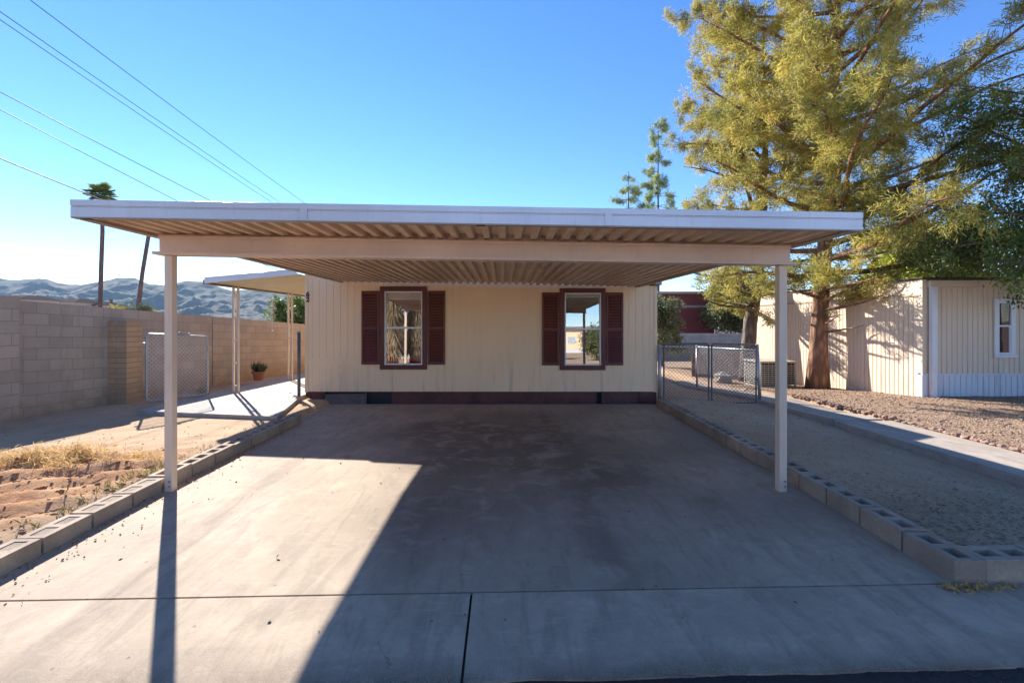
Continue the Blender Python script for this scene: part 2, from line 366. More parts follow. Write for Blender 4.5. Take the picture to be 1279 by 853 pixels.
def thing(name, label, cat, loc, group=None):
    o = bpy.data.objects.new(name, None); COL.objects.link(o); o.location = loc; o.empty_display_size = 0.2; WL[o.name] = Vector(loc)
    return tag(o, label, cat, group)
def structure(o): o['kind'] = 'structure'; return o
def stuff(o): o['kind'] = 'stuff'; return o

# ------------------------------------------------------------------ terrain
def sstep(x, a, b):
    t = np.clip((x - a) / (b - a), 0, 1); return t * t * (3 - 2 * t)
def g(y): return -0.022 * np.clip(np.asarray(y, dtype=float) - 4.4, 0, 24)
def XL(y): return -3.25 - 0.045 * (np.asarray(y, dtype=float) - 2.94)
def XR(y): return 2.85 + 0.058 * (np.asarray(y, dtype=float) - 2.87)
def XP(y): return 5.13 + 0.075 * (np.asarray(y, dtype=float) - 4.7)      # near edge of the ribbon path
PW = 0.92
def drop(x, y): return -0.06 * np.clip(y - 10, 0, 4.5) * sstep(x, 3.8, 6)
def fnoise(x, y, s, seed=0.0):
    return np.array([noise.noise(Vector((a * s + seed, b * s - seed, seed * 0.37))) for a, b in zip(x.ravel(), y.ravel())]).reshape(x.shape)
def patio_z(y): return 0.09 - 0.016 * np.clip(np.asarray(y, dtype=float) - 8, 0, 12)
def height(x, y, detail=None):
    h = g(y) + drop(x, y)
    left = sstep(-x, -(XL(y) - 0.10), -(XL(y) - 0.24)) * sstep(y, 2.85, 2.98)
    right = sstep(x, XR(y) + 0.10, XR(y) + 0.2) * (1 - sstep(x, XP(y) + 0.05, XP(y) + 0.2)) * sstep(y, 3.0, 3.12)
    grav = sstep(x, XP(y) + PW - 0.15, XP(y) + PW + 0.1) * sstep(y, 2.8, 3.0)
    under = (1 - left) * (1 - right) * (1 - grav)
    h = h + left * 0.095 + right * (0.10 - 0.08 * sstep(x, XR(y) + 0.6, XP(y) - 0.2)) + grav * 0.135 - under * 0.09 * (1 - sstep(y, 14, 20))
    return h
def axis(fine0, fine1, step, far):
    mid = np.arange(fine0, fine1 + 1e-6, step); out = []; d = step; a = fine1
    while a < far: d *= 1.35; a += d; out.append(a)
    lo = []; d = step; a = fine0
    while a > -far: d *= 1.35; a -= d; lo.append(a)
    return np.array(lo[::-1] + list(mid) + out)
gx = axis(-9.0, 14.0, 0.085, 5200); gy = axis(1.0, 17.0, 0.085, 5200)
X, Y = np.meshgrid(gx, gy)
H = height(X, Y)
near = (np.abs(X) < 40) & (Y > -20) & (Y < 40)
n1 = np.zeros_like(X); n2 = np.zeros_like(X); n3 = np.zeros_like(X)
n1[near] = fnoise(X[near], Y[near], 0.55, 3.1); n2[near] = fnoise(X[near], Y[near], 2.3, 8.7); n3[near] = fnoise(X[near], Y[near], 7.0, 5.3)
leftm = sstep(-X, -(XL(Y) - 0.2), -(XL(Y) - 0.5)) * sstep(Y, 2.9, 3.4)
slabm = sstep(X, -6.75, -6.6) * sstep(Y, 7.2, 7.5) * (X < -3)
redm = leftm * np.exp(-(((Y - 4.2) / 1.25) ** 2)) * sstep(X + n1 * 0.5, -6.2, -5.2) * (1 - sstep(X, -3.75, -3.5) * 0.6)
redm = np.clip(redm * 1.25 + 0.25 * n1 * redm, 0, 1)
rightm = sstep(X, XR(Y) + 0.2, XR(Y) + 0.4) * (1 - sstep(X, XP(Y) - 0.2, XP(Y))) * (Y > 3.0)
gravm = sstep(X, XP(Y) + PW - 0.05, XP(Y) + PW + 0.15) * sstep(Y, 2.8, 3.0) * (1 - sstep(Y, 13, 17) * 0.6)
tread = redm * np.sin((Y * 1.0 - X * 0.45) * 17 + n1 * 6) * 0.022
H = H + leftm * (1 - slabm) * (n1 * 0.02 + n2 * 0.012) + redm * (n2 * 0.03 + n3 * 0.02 + 0.025) + 1.5 * tread + rightm * (n2 * 0.02 + n3 * 0.012) + gravm * (n1 * 0.03 + n2 * 0.015)
pile = np.exp(-(((X + 4.75) / 0.75) ** 2 + ((Y - 4.98) / 0.28) ** 2)); H = H + pile * (0.07 + 0.11 * n3 + 0.04 * n2)
H = H - 0.03 * sstep(-Y, -1.95, -1.5)
H = np.where(slabm > 0.2, np.minimum(H, patio_z(Y) - 0.035), H)
ny, nx = X.shape
idx = np.arange(nx * ny).reshape(ny, nx)
faces = np.stack([idx[:-1, :-1], idx[:-1, 1:], idx[1:, 1:], idx[1:, :-1]], -1).reshape(-1, 4)
ground = structure(mesh_np('ground', np.stack([X, Y, H], -1).reshape(-1, 3), faces, M['ground'], smooth=True))
orgm = rightm * sstep(-(Y - 0.25 * X), -4.6, -2.4) * (0.8 + 0.4 * n2) + 0.25 * leftm * (n2 > 0.3) + pile * 0.3
for nm, arr in (('red', redm), ('gravel', np.clip(gravm, 0, 1)), ('organic', np.clip(orgm, 0, 1))):
    at_ = ground.data.attributes.new(nm, 'FLOAT', 'POINT'); at_.data.foreach_set('value', arr.astype(np.float32).ravel())
def gh(x, y):
    i = int(np.clip(np.searchsorted(gx, x), 1, nx - 1)); j = int(np.clip(np.searchsorted(gy, y), 1, ny - 1))
    u = (x - gx[i - 1]) / (gx[i] - gx[i - 1]); w = (y - gy[j - 1]) / (gy[j] - gy[j - 1])
    return float((H[j - 1, i - 1] * (1 - u) + H[j - 1, i] * u) * (1 - w) + (H[j, i - 1] * (1 - u) + H[j, i] * u) * w)

def slab(name, m, left, right, ys, top, thick=0.1, nxs=30, stain=None, dust=None, edge=0.0):
    """a poured slab between two edge functions; top sheet is gridded so that wear can be placed on it"""
    vs = []; fs = []; st = []; du = []
    for y in ys:
        a, b = float(left(y)), float(right(y))
        for k in range(nxs + 1):
            x = a + (b - a) * k / nxs
            vs.append((x, y, top(y) + 0.0015 * noise.noise(Vector((x * 1.5, y * 1.5, 0)))))
            st.append(stain(x, y) if stain else 0.0); du.append(dust(x, y) if dust else 0.0)
    n = nxs + 1; ny_ = len(ys)
    for j in range(ny_ - 1):
        for k in range(nxs): fs.append((j * n + k, j * n + k + 1, (j + 1) * n + k + 1, (j + 1) * n + k))
    ring = [k for k in range(n)] + [j * n + nxs for j in range(1, ny_)] + [(ny_ - 1) * n + k for k in range(nxs - 1, -1, -1)] + [j * n for j in range(ny_ - 2, 0, -1)]
    base = len(vs)
    for i in ring:
        v = vs[i]; vs.append((v[0], v[1], v[2] - thick)); st.append(0); du.append(0)
    for q in range(len(ring)):
        q2 = (q + 1) % len(ring); fs.append((ring[q2], ring[q], base + q, base + q2))
    mb = MB(); mb.add(vs, fs); o = mb.build(name, m)
    for nm, arr in (('stain', st), ('dust', du)):
        at_ = o.data.attributes.new(nm, 'FLOAT', 'POINT'); at_.data.foreach_set('value', np.array(arr, dtype=np.float32))
    return structure(o)
JT = lambda x: 2.69 + 0.031 * (x + 2.98)       # the joint across the drive
def drive_stain(x, y):
    a = math.exp(-(((x - 0.0) / 1.5) ** 2 + ((y - 6.3) / 3.1) ** 2)); b = math.exp(-(((x + 0.9) / 0.5) ** 2 + ((y - 6.6) / 1.2) ** 2)); c = math.exp(-(((x - 1.2) / 0.6) ** 2 + ((y - 5.0) / 1.4) ** 2))
    tr = 0.45 * (math.exp(-((x - 0.75) / 0.17) ** 2) + math.exp(-((x + 0.72) / 0.17) ** 2)) * (0.5 + noise.noise(Vector((x * 2, y * 0.7, 7))))
    dr_ = sum(math.exp(-(((x - q[0]) / q[2]) ** 2 + ((y - q[1]) / q[2]) ** 2)) for q in ((0.1, 6.1, .3), (0.25, 5.2, .14), (-0.15, 7.2, .22), (1.5, 6.6, .25), (-1.3, 7.6, .3), (1.9, 4.2, .12)))
    return min(1, max(0, 1.0 * a + 0.6 * b + 0.4 * c + tr + 0.6 * dr_ + 0.5 * noise.noise(Vector((x * 0.9, y * 0.9, 2)))))
def drive_dust(x, y):
    e = math.exp(-((y - 9.8) / 0.5) ** 2) * 0.9 + math.exp(-((x - float(XL(y))) / 0.22) ** 2) * 0.7 + math.exp(-((x - float(XR(y))) / 0.16) ** 2) * 0.5
    return min(1, e * (0.75 + 0.6 * noise.noise(Vector((x * 3, y * 3, 5)))))
# drive panels: the front edge follows the slanting joint
def warp(o, fn):
    for v in o.data.vertices:
        w = v.co + o.location; d = fn(w.x, w.y) ; v.co.y += d
ysd = list(np.linspace(2.8, 9.80, 60))
dr = slab('driveway', M['drive'], lambda y: XL(y) - 0.02, lambda y: XR(y) + 0.02, ysd, lambda y: float(g(y)), 0.12, 44, drive_stain, drive_dust)
warp(dr, lambda x, y: (JT(x) + 0.008 - 2.8) * max(0, 1 - (y - 2.8) / 1.0))
# apron: two panels with a joint between them
def apron(name, x0, x1):
    ys = list(np.linspace(2.1, 2.75, 9))
    o = slab(name, M['drive'], lambda y: x0, lambda y: x1, ys, lambda y: -0.012 * max(0, 2.35 - y) / 0.25, 0.14, 60,
             lambda x, y: min(1, max(0, 1.0 * math.exp(-((y - 2.10 - 0.05 * noise.noise(Vector((x * 2.3, 1, 1)))) / 0.10) ** 2) + 0.35 * noise.noise(Vector((x * 1.3, y * 2, 2))))), lambda x, y: 0.5 * max(0, noise.noise(Vector((x * 2, y * 3, 9)))))
    warp(o, lambda x, y: ((JT(x) - 0.008 - 2.75) * (y - 2.1) / 0.65 + (0.035 * (x + 0.2) + 0.012 * noise.noise(Vector((x * 3, 0, 0))) + 0.008 * noise.noise(Vector((x * 14, 0, 4)))) * (2.75 - y) / 0.65))
    return o
apron('apron', -6.0, -0.197); apron('apron', -0.183, 9.0)
sheet = MB(); xs = np.linspace(-6, 9, 60)
joint = MB()
for i in range(len(xs) - 1):
    joint.add([(xs[i], 2.05, -0.022), (xs[i + 1], 2.05, -0.022), (xs[i + 1], 3.05, -0.022), (xs[i], 3.05, -0.022)], [(0, 1, 2, 3)])
structure(joint.build('joint_filler', M['tar']))
# road
rd = MB(); rx = list(np.linspace(-60, -7, 20)) + list(np.linspace(-6.5, 9.5, 90)) + list(np.linspace(10, 60, 20))
for i in range(len(rx) - 1):
    e = [2.10 + 0.035 * (x + 0.2) * (1 if -7 < x < 10 else 0.0) + 0.02 for x in rx[i:i + 2]]
    zz = -0.05
    rd.add([(rx[i], -5.2, zz), (rx[i + 1], -5.2, zz), (rx[i + 1], e[1] - 0.25, zz + 0.012), (rx[i], e[0] - 0.25, zz + 0.012)], [(0, 1, 2, 3)])
    rd.add([(rx[i], e[0] - 0.25, zz + 0.012), (rx[i + 1], e[1] - 0.25, zz + 0.012), (rx[i + 1], e[1], zz + 0.012), (rx[i], e[0], zz + 0.012)], [(0, 1, 2, 3)])
structure(rd.build('road', M['asphalt']))
# crumbled tar line along the apron edge
tl = MB()
for i in range(150):
    x = -4 + 11 * i / 150 + random.uniform(-.03, .03); y = 2.10 + 0.035 * (x + 0.2) + random.uniform(-0.035, 0.012); w = random.uniform(0.02, 0.09); h = random.uniform(0.008, 0.024)
    k = 7; c = [(x + w * (0.7 + 0.4 * random.random()) * math.cos(a), y + 0.028 * (0.6 + 0.6 * random.random()) * math.sin(a)) for a in [2 * math.pi * j / k for j in range(k)]]
    tl.add([(*q, -0.05) for q in c] + [(x + (q[0] - x) * 0.7, y + (q[1] - y) * 0.7, -0.04 + h) for q in c], [tuple(range(k, 2 * k))] + [(j, (j + 1) % k, k + (j + 1) % k, k + j) for j in range(k)])
stuff(tl.build('tar_crumbs', M['tar']))

# patio slab, pad, path
ps_ = slab('patio', M['patio'], lambda y: -6.45 - 0.02 * (y - 8), lambda y: -3.72 - 0.27 * (min(y, 9.8) - 7.5), list(np.linspace(7.5, 9.8, 16)) + list(np.linspace(9.95, 18, 24)), lambda y: float(patio_z(y)), 0.09, 20,
     None, lambda x, y: 0.5 * max(0, noise.noise(Vector((x, y, 1)))))
warp(ps_, lambda x, y: 0.5 * (-3.74 - x) / 2.7 * max(0, 1 - (y - 7.5) / 1.5))
pd = slab('pad', M['drive'], lambda y: -3.70 - 0.27 * (min(y, 9.8) - 7.5) + 0.012, lambda y: XL(y) - 0.035, list(np.linspace(7.95, 9.78, 12)), lambda y: float(g(y)) + 0.002, 0.1, 10)
slab('path', M['path'], lambda y: XP(y), lambda y: XP(y) + PW, list(np.linspace(3.0, 7.3, 20)), lambda y: float(g(y)) + 0.13, 0.2, 8, None, lambda x, y: min(1, 0.25 + 1.2 * max(0, noise.noise(Vector((x * 2, y * 1.5, 3)))) + 0.9 * math.exp(-((x - float(XP(y)) - PW) / 0.12) ** 2)))
slab('path', M['path'], lambda y: XP(y), lambda y: XP(y) + PW - 0.12, list(np.linspace(7.33, 16, 30)), lambda y: float(g(y) + drop(6, y)) + 0.10 + 0.05 * max(0, 1 - abs(y - 7.33) / 1.2), 0.2, 8, None, lambda x, y: 0.9 * max(0, 0.3 + noise.noise(Vector((x * 2, y * 1.5, 3)))))

# ------------------------------------------------------------------ kerb blocks
ORD = "first second third fourth fifth sixth seventh eighth ninth tenth eleventh twelfth thirteenth fourteenth fifteenth sixteenth seventeenth eighteenth nineteenth".split()
def block_mesh(filled):
    L, W_, Hh = 0.397, 0.19, 0.20
    xs = [0, .04, .172, .225, .357, L]; ys = [0, .05, .14, W_]
    dep = 0.006 if filled else 0.10
    mb = MB(); ids = {}
    def V(i, j, z):
        k = (i, j, z)
        if k not in ids: ids[k] = len(mb.v); mb.v.append((xs[i] - L / 2, ys[j], z))
        return ids[k]
    dirt = []
    for i in range(5):
        for j in range(3):
            if j == 1 and i in (1, 3):
                c = [(i, j), (i + 1, j), (i + 1, j + 1), (i, j + 1)]
                dirt.append(len(mb.f)); mb.f.append(tuple(V(*q, Hh - dep) for q in c))
                for q in range(4):
                    a, b = c[q], c[(q + 1) % 4]; mb.f.append((V(*a, Hh), V(*b, Hh), V(*b, Hh - dep), V(*a, Hh - dep)))
            else: mb.f.append((V(i, j, Hh), V(i + 1, j, Hh), V(i + 1, j + 1, Hh), V(i, j + 1, Hh)))
    for i in range(5):
        mb.f.append((V(i, 0, 0), V(i + 1, 0, 0), V(i + 1, 0, Hh), V(i, 0, Hh))); mb.f.append((V(i + 1, 3, 0), V(i, 3, 0), V(i, 3, Hh), V(i + 1, 3, Hh)))
    for j in range(3):
        mb.f.append((V(0, j + 1, 0), V(0, j, 0), V(0, j, Hh), V(0, j + 1, Hh))); mb.f.append((V(5, j, 0), V(5, j + 1, 0), V(5, j + 1, Hh), V(5, j, Hh)))
    o = mb.build('kerb_block', [M['cmu_tan'] if filled else M['cmu'], M['cell_sand'] if filled else M['cell_dirt']], None, bevel=0.006, origin=(0, 0, 0))
    for q in dirt: o.data.polygons[q].material_index = 1
    return o
proto_open = block_mesh(False); proto_fill = block_mesh(True)
used = {'o': False, 'f': False}
def place_block(kind, x, y, z, rz, label, group):
    p = proto_fill if kind == 'f' else proto_open
    if not used[kind]: used[kind] = True; o = p
    else: o = p.copy(); COL.objects.link(o)
    o.location = (x, y, z + random.uniform(-.004, .004)); o.rotation_euler = (random.uniform(-.006, .006), random.uniform(-.004, .004), rz + (random.uniform(-.003, .003) if kind == 'f' else random.uniform(-.01, .01)))
    tag(o, label, 'concrete block', group)
# row at the carport's window-dark side: starts at the corner
ar = math.atan2(1, 0.058); dxr, dyr = math.cos(ar), math.sin(ar)
for i in range(16):
    s = 0.2 + 0.4185 * i; y = 2.87 + s * dyr; x = 2.85 + s * dxr
    lab = ('grey hollow concrete block at the corner of the kerb, ends beside the street apron' if i == 0 else
           'last hollow block of the drive kerb, touching the chain link gate' if i == 15 else
           f'hollow concrete block, {ORD[i]} from the corner in the dirt yard kerb')
    place_block('o', x + 0.19 * dyr, y - 0.19 * dxr, float(g(y)) - 0.05, ar, lab, 'concrete blocks edging the drive on the gate side')
for i in range(5):
    lab = f'hollow concrete block along the apron, {ORD[i]} after the kerb corner block'
    place_block('o', 2.85 + 0.19 + 0.21 + 0.41 * i, 2.875 + 0.0 + 0.012 * i, -0.05, 0.03, lab, 'concrete blocks along the apron')
al = math.atan2(1, -0.045); dxl, dyl = math.cos(al), math.sin(al)
for i in range(14):
    s = 0.2 + 0.4185 * i; y = 1.98 + s * dyl; x = float(XL(1.98)) + s * dxl
    k = 'f' if y < 4.55 else 'o'
    lab = (f'dirt filled concrete block beside the churned red soil, {ORD[i]} from the street' if k == 'f' else
           'end block of the kerb nearest the patio slab' if i == 13 else
           f'hollow concrete kerb block beyond the cream post, {ORD[i - 7]} from that post' if i >= 7 else
           f'hollow concrete block touching the cream post, {ORD[i]} from the street')
    place_block(k, x, y, float(g(y)) - 0.065 - (0.015 if k == 'f' else 0), al, lab, 'concrete blocks edging the drive on the palm side')

# ------------------------------------------------------------------ mobile home
D0 = 9.85; HX0, HX1 = -4.27, 3.33; ZS = 0.14
home = thing('mobile_home', 'beige mobile home with maroon shuttered windows behind the carport', 'mobile home', (-0.47, 16, -0.15))
def win_open(zs): return zs
WIN = [dict(f=(475, 533.5, 358, 461.3), s=(480.5, 527.8, 364, 455.6), rail=409.5, sh=((452, 474.2), (534.4, 556)), sz=(363.5, 455.2)),
       dict(f=(699, 755.8, 360.2, 462), s=(705, 750.6, 366, 456.2), rail=411, sh=((677, 698.3), (756.6, 778)), sz=(365.5, 456))]
def px2x(p): return (p - CX) / F * D0
def py2z(p): return HC - (p - CY) / F * D0
holes = [(px2x(w['s'][0]), px2x(w['s'][1]), py2z(w['s'][3]), py2z(w['s'][2])) for w in WIN]
def roofline(x): return 2.83 + 0.13 * (x + 4.57) if x < -0.47 else 3.363 - (x + 0.47) * 0.246
sd = MB()
bw = 0.1525; nb = int(round((HX1 - HX0) / bw)); bw = (HX1 - HX0) / nb
SEAM = 0.84
for i in range(nb):
    x0 = HX0 + i * bw; x1 = x0 + bw; gap = 0.0042
    if i in (1, 26, nb - 2): gap = 0.009
    cuts = [(x0 + gap, x1 - gap)]
    for zz0, zz1, yo in ((ZS, SEAM - 0.10, 0.0), (SEAM - 0.10, SEAM + 0.02, -0.0102), (SEAM + 0.02, min(3.2, roofline(x0), roofline(x1)), -0.003)):
        gp = 0.0 if yo == -0.0102 else gap
        xa, xb = x0 + gp, x1 - gp
        segs = [(xa, xb, zz0, zz1)]
        for hx0, hx1, hz0, hz1 in holes:
            new = []
            for a, b, c, d in segs:
                if b <= hx0 or a >= hx1 or d <= hz0 or c >= hz1: new.append((a, b, c, d)); continue
                if c < hz0: new.append((a, b, c, hz0))
                if d > hz1: new.append((a, b, hz1, d))
                c2, d2 = max(c, hz0), min(d, hz1)
                if a < hx0: new.append((a, hx0, c2, d2))
                if b > hx1: new.append((hx1, b, c2, d2))
            segs = new
        for a, b, c, d in segs: sd.box(a, b, D0 + yo, D0 + 0.02, c, d)
# backing behind the grooves
bk = [(HX0 + (HX1 - HX0) * q / 12, HX0 + (HX1 - HX0) * (q + 1) / 12, ZS, min(roofline(HX0 + (HX1 - HX0) * q / 12), roofline(HX0 + (HX1 - HX0) * (q + 1) / 12))) for q in range(12)]
def cut(segs):
    for hx0, hx1, hz0, hz1 in holes:
        new = []
        for a, b, c, d in segs:
            if b <= hx0 or a >= hx1: new.append((a, b, c, d)); continue
            if a < hx0: new.append((a, hx0, c, d))
            if b > hx1: new.append((hx1, b, c, d))
            new.append((max(a, hx0), min(b, hx1), c, hz0)); new.append((max(a, hx0), min(b, hx1), hz1, d))
        segs = new
    return segs
for a, b, c, d in cut(bk): sd.box(a, b, D0 + 0.02 - 0.016, D0 + 0.06, c, d)
sd.build('siding', M['siding'], home)
sw = MB(); sw.box(HX0, HX0 + 0.06, D0 + 0.062, 25, ZS, 2.8); sw.box(HX1 - 0.06, HX1, D0 + 0.062, 25, ZS, 2.42); sw.box(HX0 + 0.062, HX1 - 0.062, 24.9, 25, ZS, 2.42)
sw.build('side_wall', M['siding'], home)
tr = MB(); tr.box(HX0 - 0.012, HX0 + 0.055, D0 - 0.016, D0 + 0.07, ZS - 0.01, 2.9); tr.build('corner_trim', M['siding'], home, bevel=0.003)
tr = MB(); tr.box(HX1 - 0.055, HX1 + 0.012, D0 - 0.016, D0 + 0.07, ZS - 0.01, 2.42); tr.build('corner_trim', M['siding'], home, bevel=0.003)
# roof, low gable over the facade
rf = MB(); zl = 2.83; zr = 3.363; ymin, ymax = D0 - 0.22, 25.3
for xa, xb, za, zb in ((HX0 - 0.3, -0.47, zl, zr), (-0.47, HX1 + 0.04, 3.363, 2.43)):
    rf.hexa([(xa, ymin, za), (xb, ymin, zb), (xb, ymax, zb), (xa, ymax, za)], [(xa, ymin, za + 0.1), (xb, ymin, zb + 0.1), (xb, ymax, zb + 0.1), (xa, ymax, za + 0.1)])
rf.build('roof', M['roofpale'], home)
# skirting, low and patchy
sk = MB()
sk.box(px2x(489), px2x(745), D0 + 0.01, D0 + 0.04, -0.16, ZS - 0.004)
sk.box(px2x(751), px2x(797), D0 - 0.03, D0 + 0.0, -0.16, ZS - 0.012); sk.box(px2x(798.5), HX1, D0 + 0.02, D0 + 0.05, -0.16, ZS - 0.004)
sk.hexa([(HX0, D0, 0.03), (px2x(405), D0, -0.10), (px2x(405), D0 + 0.04, -0.10), (HX0, D0 + 0.04, 0.03)], [(HX0, D0, ZS), (px2x(405), D0, ZS), (px2x(405), D0 + 0.04, ZS), (HX0, D0 + 0.04, ZS)])
sk.build('skirting', M['maroon_dusty'], home)
pn = MB(); pn.hexa([(px2x(406.5), D0 - 0.05, -0.16), (px2x(457), D0 - 0.05, -0.16), (px2x(457), D0 - 0.02, -0.16), (px2x(406.5), D0 - 0.02, -0.16)],
                   [(px2x(406.5), D0 - 0.04, 0.085), (px2x(457), D0 - 0.04, 0.10), (px2x(457), D0 - 0.01, 0.10), (px2x(406.5), D0 - 0.01, 0.085)])
pn.box(px2x(457.3), px2x(458.4), D0 - 0.055, D0 - 0.01, -0.16, 0.125)
pp = pn.build('skirting_panel', simple('grey_brown_panel', (0.17, 0.125, 0.115), 0.8, 0, 0.3, 4, 40), home); pp['label'] = 'loose greyish skirting panel with a dark gap above'
db = MB(); db.box(HX0 + 0.02, HX1 - 0.02, D0 + 0.12, D0 + 0.14, -0.2, ZS); db.build('crawl_space_shade', M['black'], home)  # black sheet standing in for the deep shade under the home
# room behind the windows
rm = MB(); rm.box(HX0 + 0.2, HX1 - 0.2, 13.0, 13.05, 0.2, 2.38); rm.box(HX0 + 0.2, HX1 - 0.2, D0 + 0.1, 13.0, 0.18, 0.22); rm.box(HX0 + 0.2, HX1 - 0.2, D0 + 0.1, 13.0, 2.34, 2.38)
rm.build('room', M['room'], home)
for wi, w in enumerate(WIN):
    fx0, fx1, fy0, fy1 = w['f']; X0, X1, Z0, Z1 = px2x(fx0), px2x(fx1), py2z(fy1), py2z(fy0)
    sx0, sx1, sz0, sz1 = holes[wi]
    fr = MB(); y0, y1 = D0 - 0.045, D0 - 0.0105
    fr.box(X0, sx0, y0, y1, Z0, Z1); fr.box(sx1, X1, y0, y1, Z0, Z1); fr.box(sx0, sx1, y0, y1, Z0, sz0); fr.box(sx0, sx1, y0, y1, sz1, Z1)
    fo = fr.build('window', M['maroon'], home, bevel=0.004)
    t = 0.03; sa = MB(); a, b = D0 - 0.03, D0 + 0.03
    sa.box(sx0, sx0 + t, a, b, sz0, sz1); sa.box(sx1 - t, sx1, a, b, sz0, sz1); sa.box(sx0 + t, sx1 - t, a, b, sz0, sz0 + t); sa.box(sx0 + t, sx1 - t, a, b, sz1 - t, sz1)
    rz = py2z(w['rail']); sa.box(sx0 + t, sx1 - t, a + 0.004, b, rz - 0.02, rz + 0.02)
    sa.build('sash', M['vinyl'], fo, bevel=0.003)
    pa = MB()
    for z0_, z1_, yy in ((rz, sz1 - t, D0 + 0.008), (sz0 + t, rz, D0 + 0.0)):
        dy = 0.024 * (z1_ - z0_); pa.add([(sx0 + t, yy, z0_), (sx1 - t, yy, z0_), (sx1 - t, yy + dy, z1_), (sx0 + t, yy + dy, z1_)], [(0, 1, 2, 3)])
    pa.build('pane', M['glass'], fo)
    bl = MB(); bt = sz1 - t - 0.005
    n_sl = 7 if wi == 0 else 2
    for q in range(n_sl): bl.box(sx0 + 0.045, sx1 - 0.045, D0 + 0.06, D0 + 0.085, bt - 0.016 * q - 0.010, bt - 0.016 * q)
    bl.box(sx0 + 0.04, sx1 - 0.04, D0 + 0.055, D0 + 0.09, bt - 0.016 * n_sl - 0.03, bt - 0.016 * n_sl)
    bl.tube([(sx1 - 0.075, D0 + 0.06, bt), (sx1 - 0.07, D0 + 0.06, rz + 0.12)], 0.004, 5)
    bl.build('blind', M['vinyl'], fo)
    for (p0, p1) in w['sh']:
        a0, a1 = px2x(p0), px2x(p1); b0, b1 = py2z(w['sz'][1]), py2z(w['sz'][0]); st = 0.045; y0, y1 = D0 - 0.04, D0 - 0.0105
        sh = MB(); mid = py2z(w['rail'] + 0.0); sh.box(a0, a0 + st, y0, y1, b0, b1); sh.box(a1 - st, a1, y0, y1, b0, b1)
        for c, d in ((b0, b0 + 0.065), (mid - 0.035, mid + 0.035), (b1 - 0.065, b1)): sh.box(a0 + st, a1 - st, y0 + 0.002, y1, c, d)
        so_ = sh.build('shutter', M['maroon'], home, bevel=0.004)
        lv = MB()
        for c, d in ((b0 + 0.065, mid - 0.035), (mid + 0.035, b1 - 0.065)):
            n_l = int((d - c) / 0.032)
            for q in range(n_l):
                z = c + (d - c) * (q + 0.5) / n_l
                lv.hexa([(a0 + st, D0 - 0.034, z - 0.016), (a1 - st, D0 - 0.034, z - 0.016), (a1 - st, D0 - 0.028, z - 0.016), (a0 + st, D0 - 0.028, z - 0.016)],
                        [(a0 + st, D0 - 0.018, z + 0.014), (a1 - st, D0 - 0.018, z + 0.014), (a1 - st, D0 - 0.012, z + 0.014), (a0 + st, D0 - 0.012, z + 0.014)])
        lv.build('louvres', M['maroon'], so_)
# red table just inside the window, seen through the glass
rt = thing('red_bench', 'red cushioned bench inside behind the shuttered window beside the patio', 'bench', (-2.15, 10.6, 0.22))
mb = MB(); mb.box(-2.85, -1.5, 9.97, 10.5, 0.78, 0.86); mb.build('seat', M['red'], rt, bevel=0.02)
mb = MB(); mb.box(-2.75, -2.50, 9.98, 10.5, 0.863, 1.16); mb.build('backrest', M['red'], rt, bevel=0.03)
for lx in (-2.75, -1.6):
    for ly in (10.05, 10.4):
        mb = MB(); mb.box(lx - .03, lx + .03, ly - .03, ly + .03, 0.222, 0.778); mb.build('leg', M['wood'], rt)
# house number, one digit above the other
def text(name, s, size, loc, m, parent, rot=(R(90), 0, 0), depth=0.004):
    cu = bpy.data.curves.new(name, 'FONT'); cu.body = s; cu.size = size; cu.extrude = depth; cu.align_x = 'CENTER'; cu.align_y = 'CENTER'; cu.offset = 0.004
    tmp = bpy.data.objects.new(name + '_tmp', cu); COL.objects.link(tmp)
    me = bpy.data.meshes.new_from_object(tmp.evaluated_get(bpy.context.evaluated_depsgraph_get())); bpy.data.objects.remove(tmp)
    o = bpy.data.objects.new(name, me); COL.objects.link(o); me.materials.append(m); link(o, loc, parent); o.rotation_euler = rot
    return o
for s, py in (('6', 368.0), ('2', 374.6)):
    text('house_number', s, 0.145, (px2x(384.8), D0 - 0.021, py2z(py)), M['black'], home)

# ------------------------------------------------------------------ carport
TILT = -0.0165
def cz(x): return 2.455 + TILT * (x + 0.3)
CX0, CX1, CY0, CY1 = -3.52, 2.93, 3.70, D0 - 0.055
PY0 = 4.42
cp = thing('carport', 'flat metal carport roof on two posts over the concrete drive', 'carport', (-0.3, PY0, 0))
PITCH = 0.1505; RD = 0.044
prof = []; x = CX0 + 0.03
while x < CX1 - 0.04:
    prof += [(x, 0.0), (x + 0.052, 0.0), (x + 0.068, RD), (x + 0.132, RD), (x + 0.147, 0.0)]; x += PITCH
dk = MB(); ysk = [CY0 + 0.02, 5.2, 6.7, 8.2, CY1]
vs = []; n = len(prof)
for y in ysk:
    for (px_, dz) in prof: vs.append((min(px_, CX1 - 0.01), y, cz(px_) + dz))
for y in ysk:
    for (px_, dz) in prof: vs.append((min(px_, CX1 - 0.01), y, cz(px_) + dz + 0.004))
fs = []
off = len(ysk) * n
for j in range(len(ysk) - 1):
    for k in range(n - 1):
        fs.append((j * n + k, (j + 1) * n + k, (j + 1) * n + k + 1, j * n + k + 1)); fs.append((off + j * n + k, off + j * n + k + 1, off + (j + 1) * n + k + 1, off + (j + 1) * n + k))
dk.add(vs, fs); dk.build('roof_panel', M['deck'], cp)
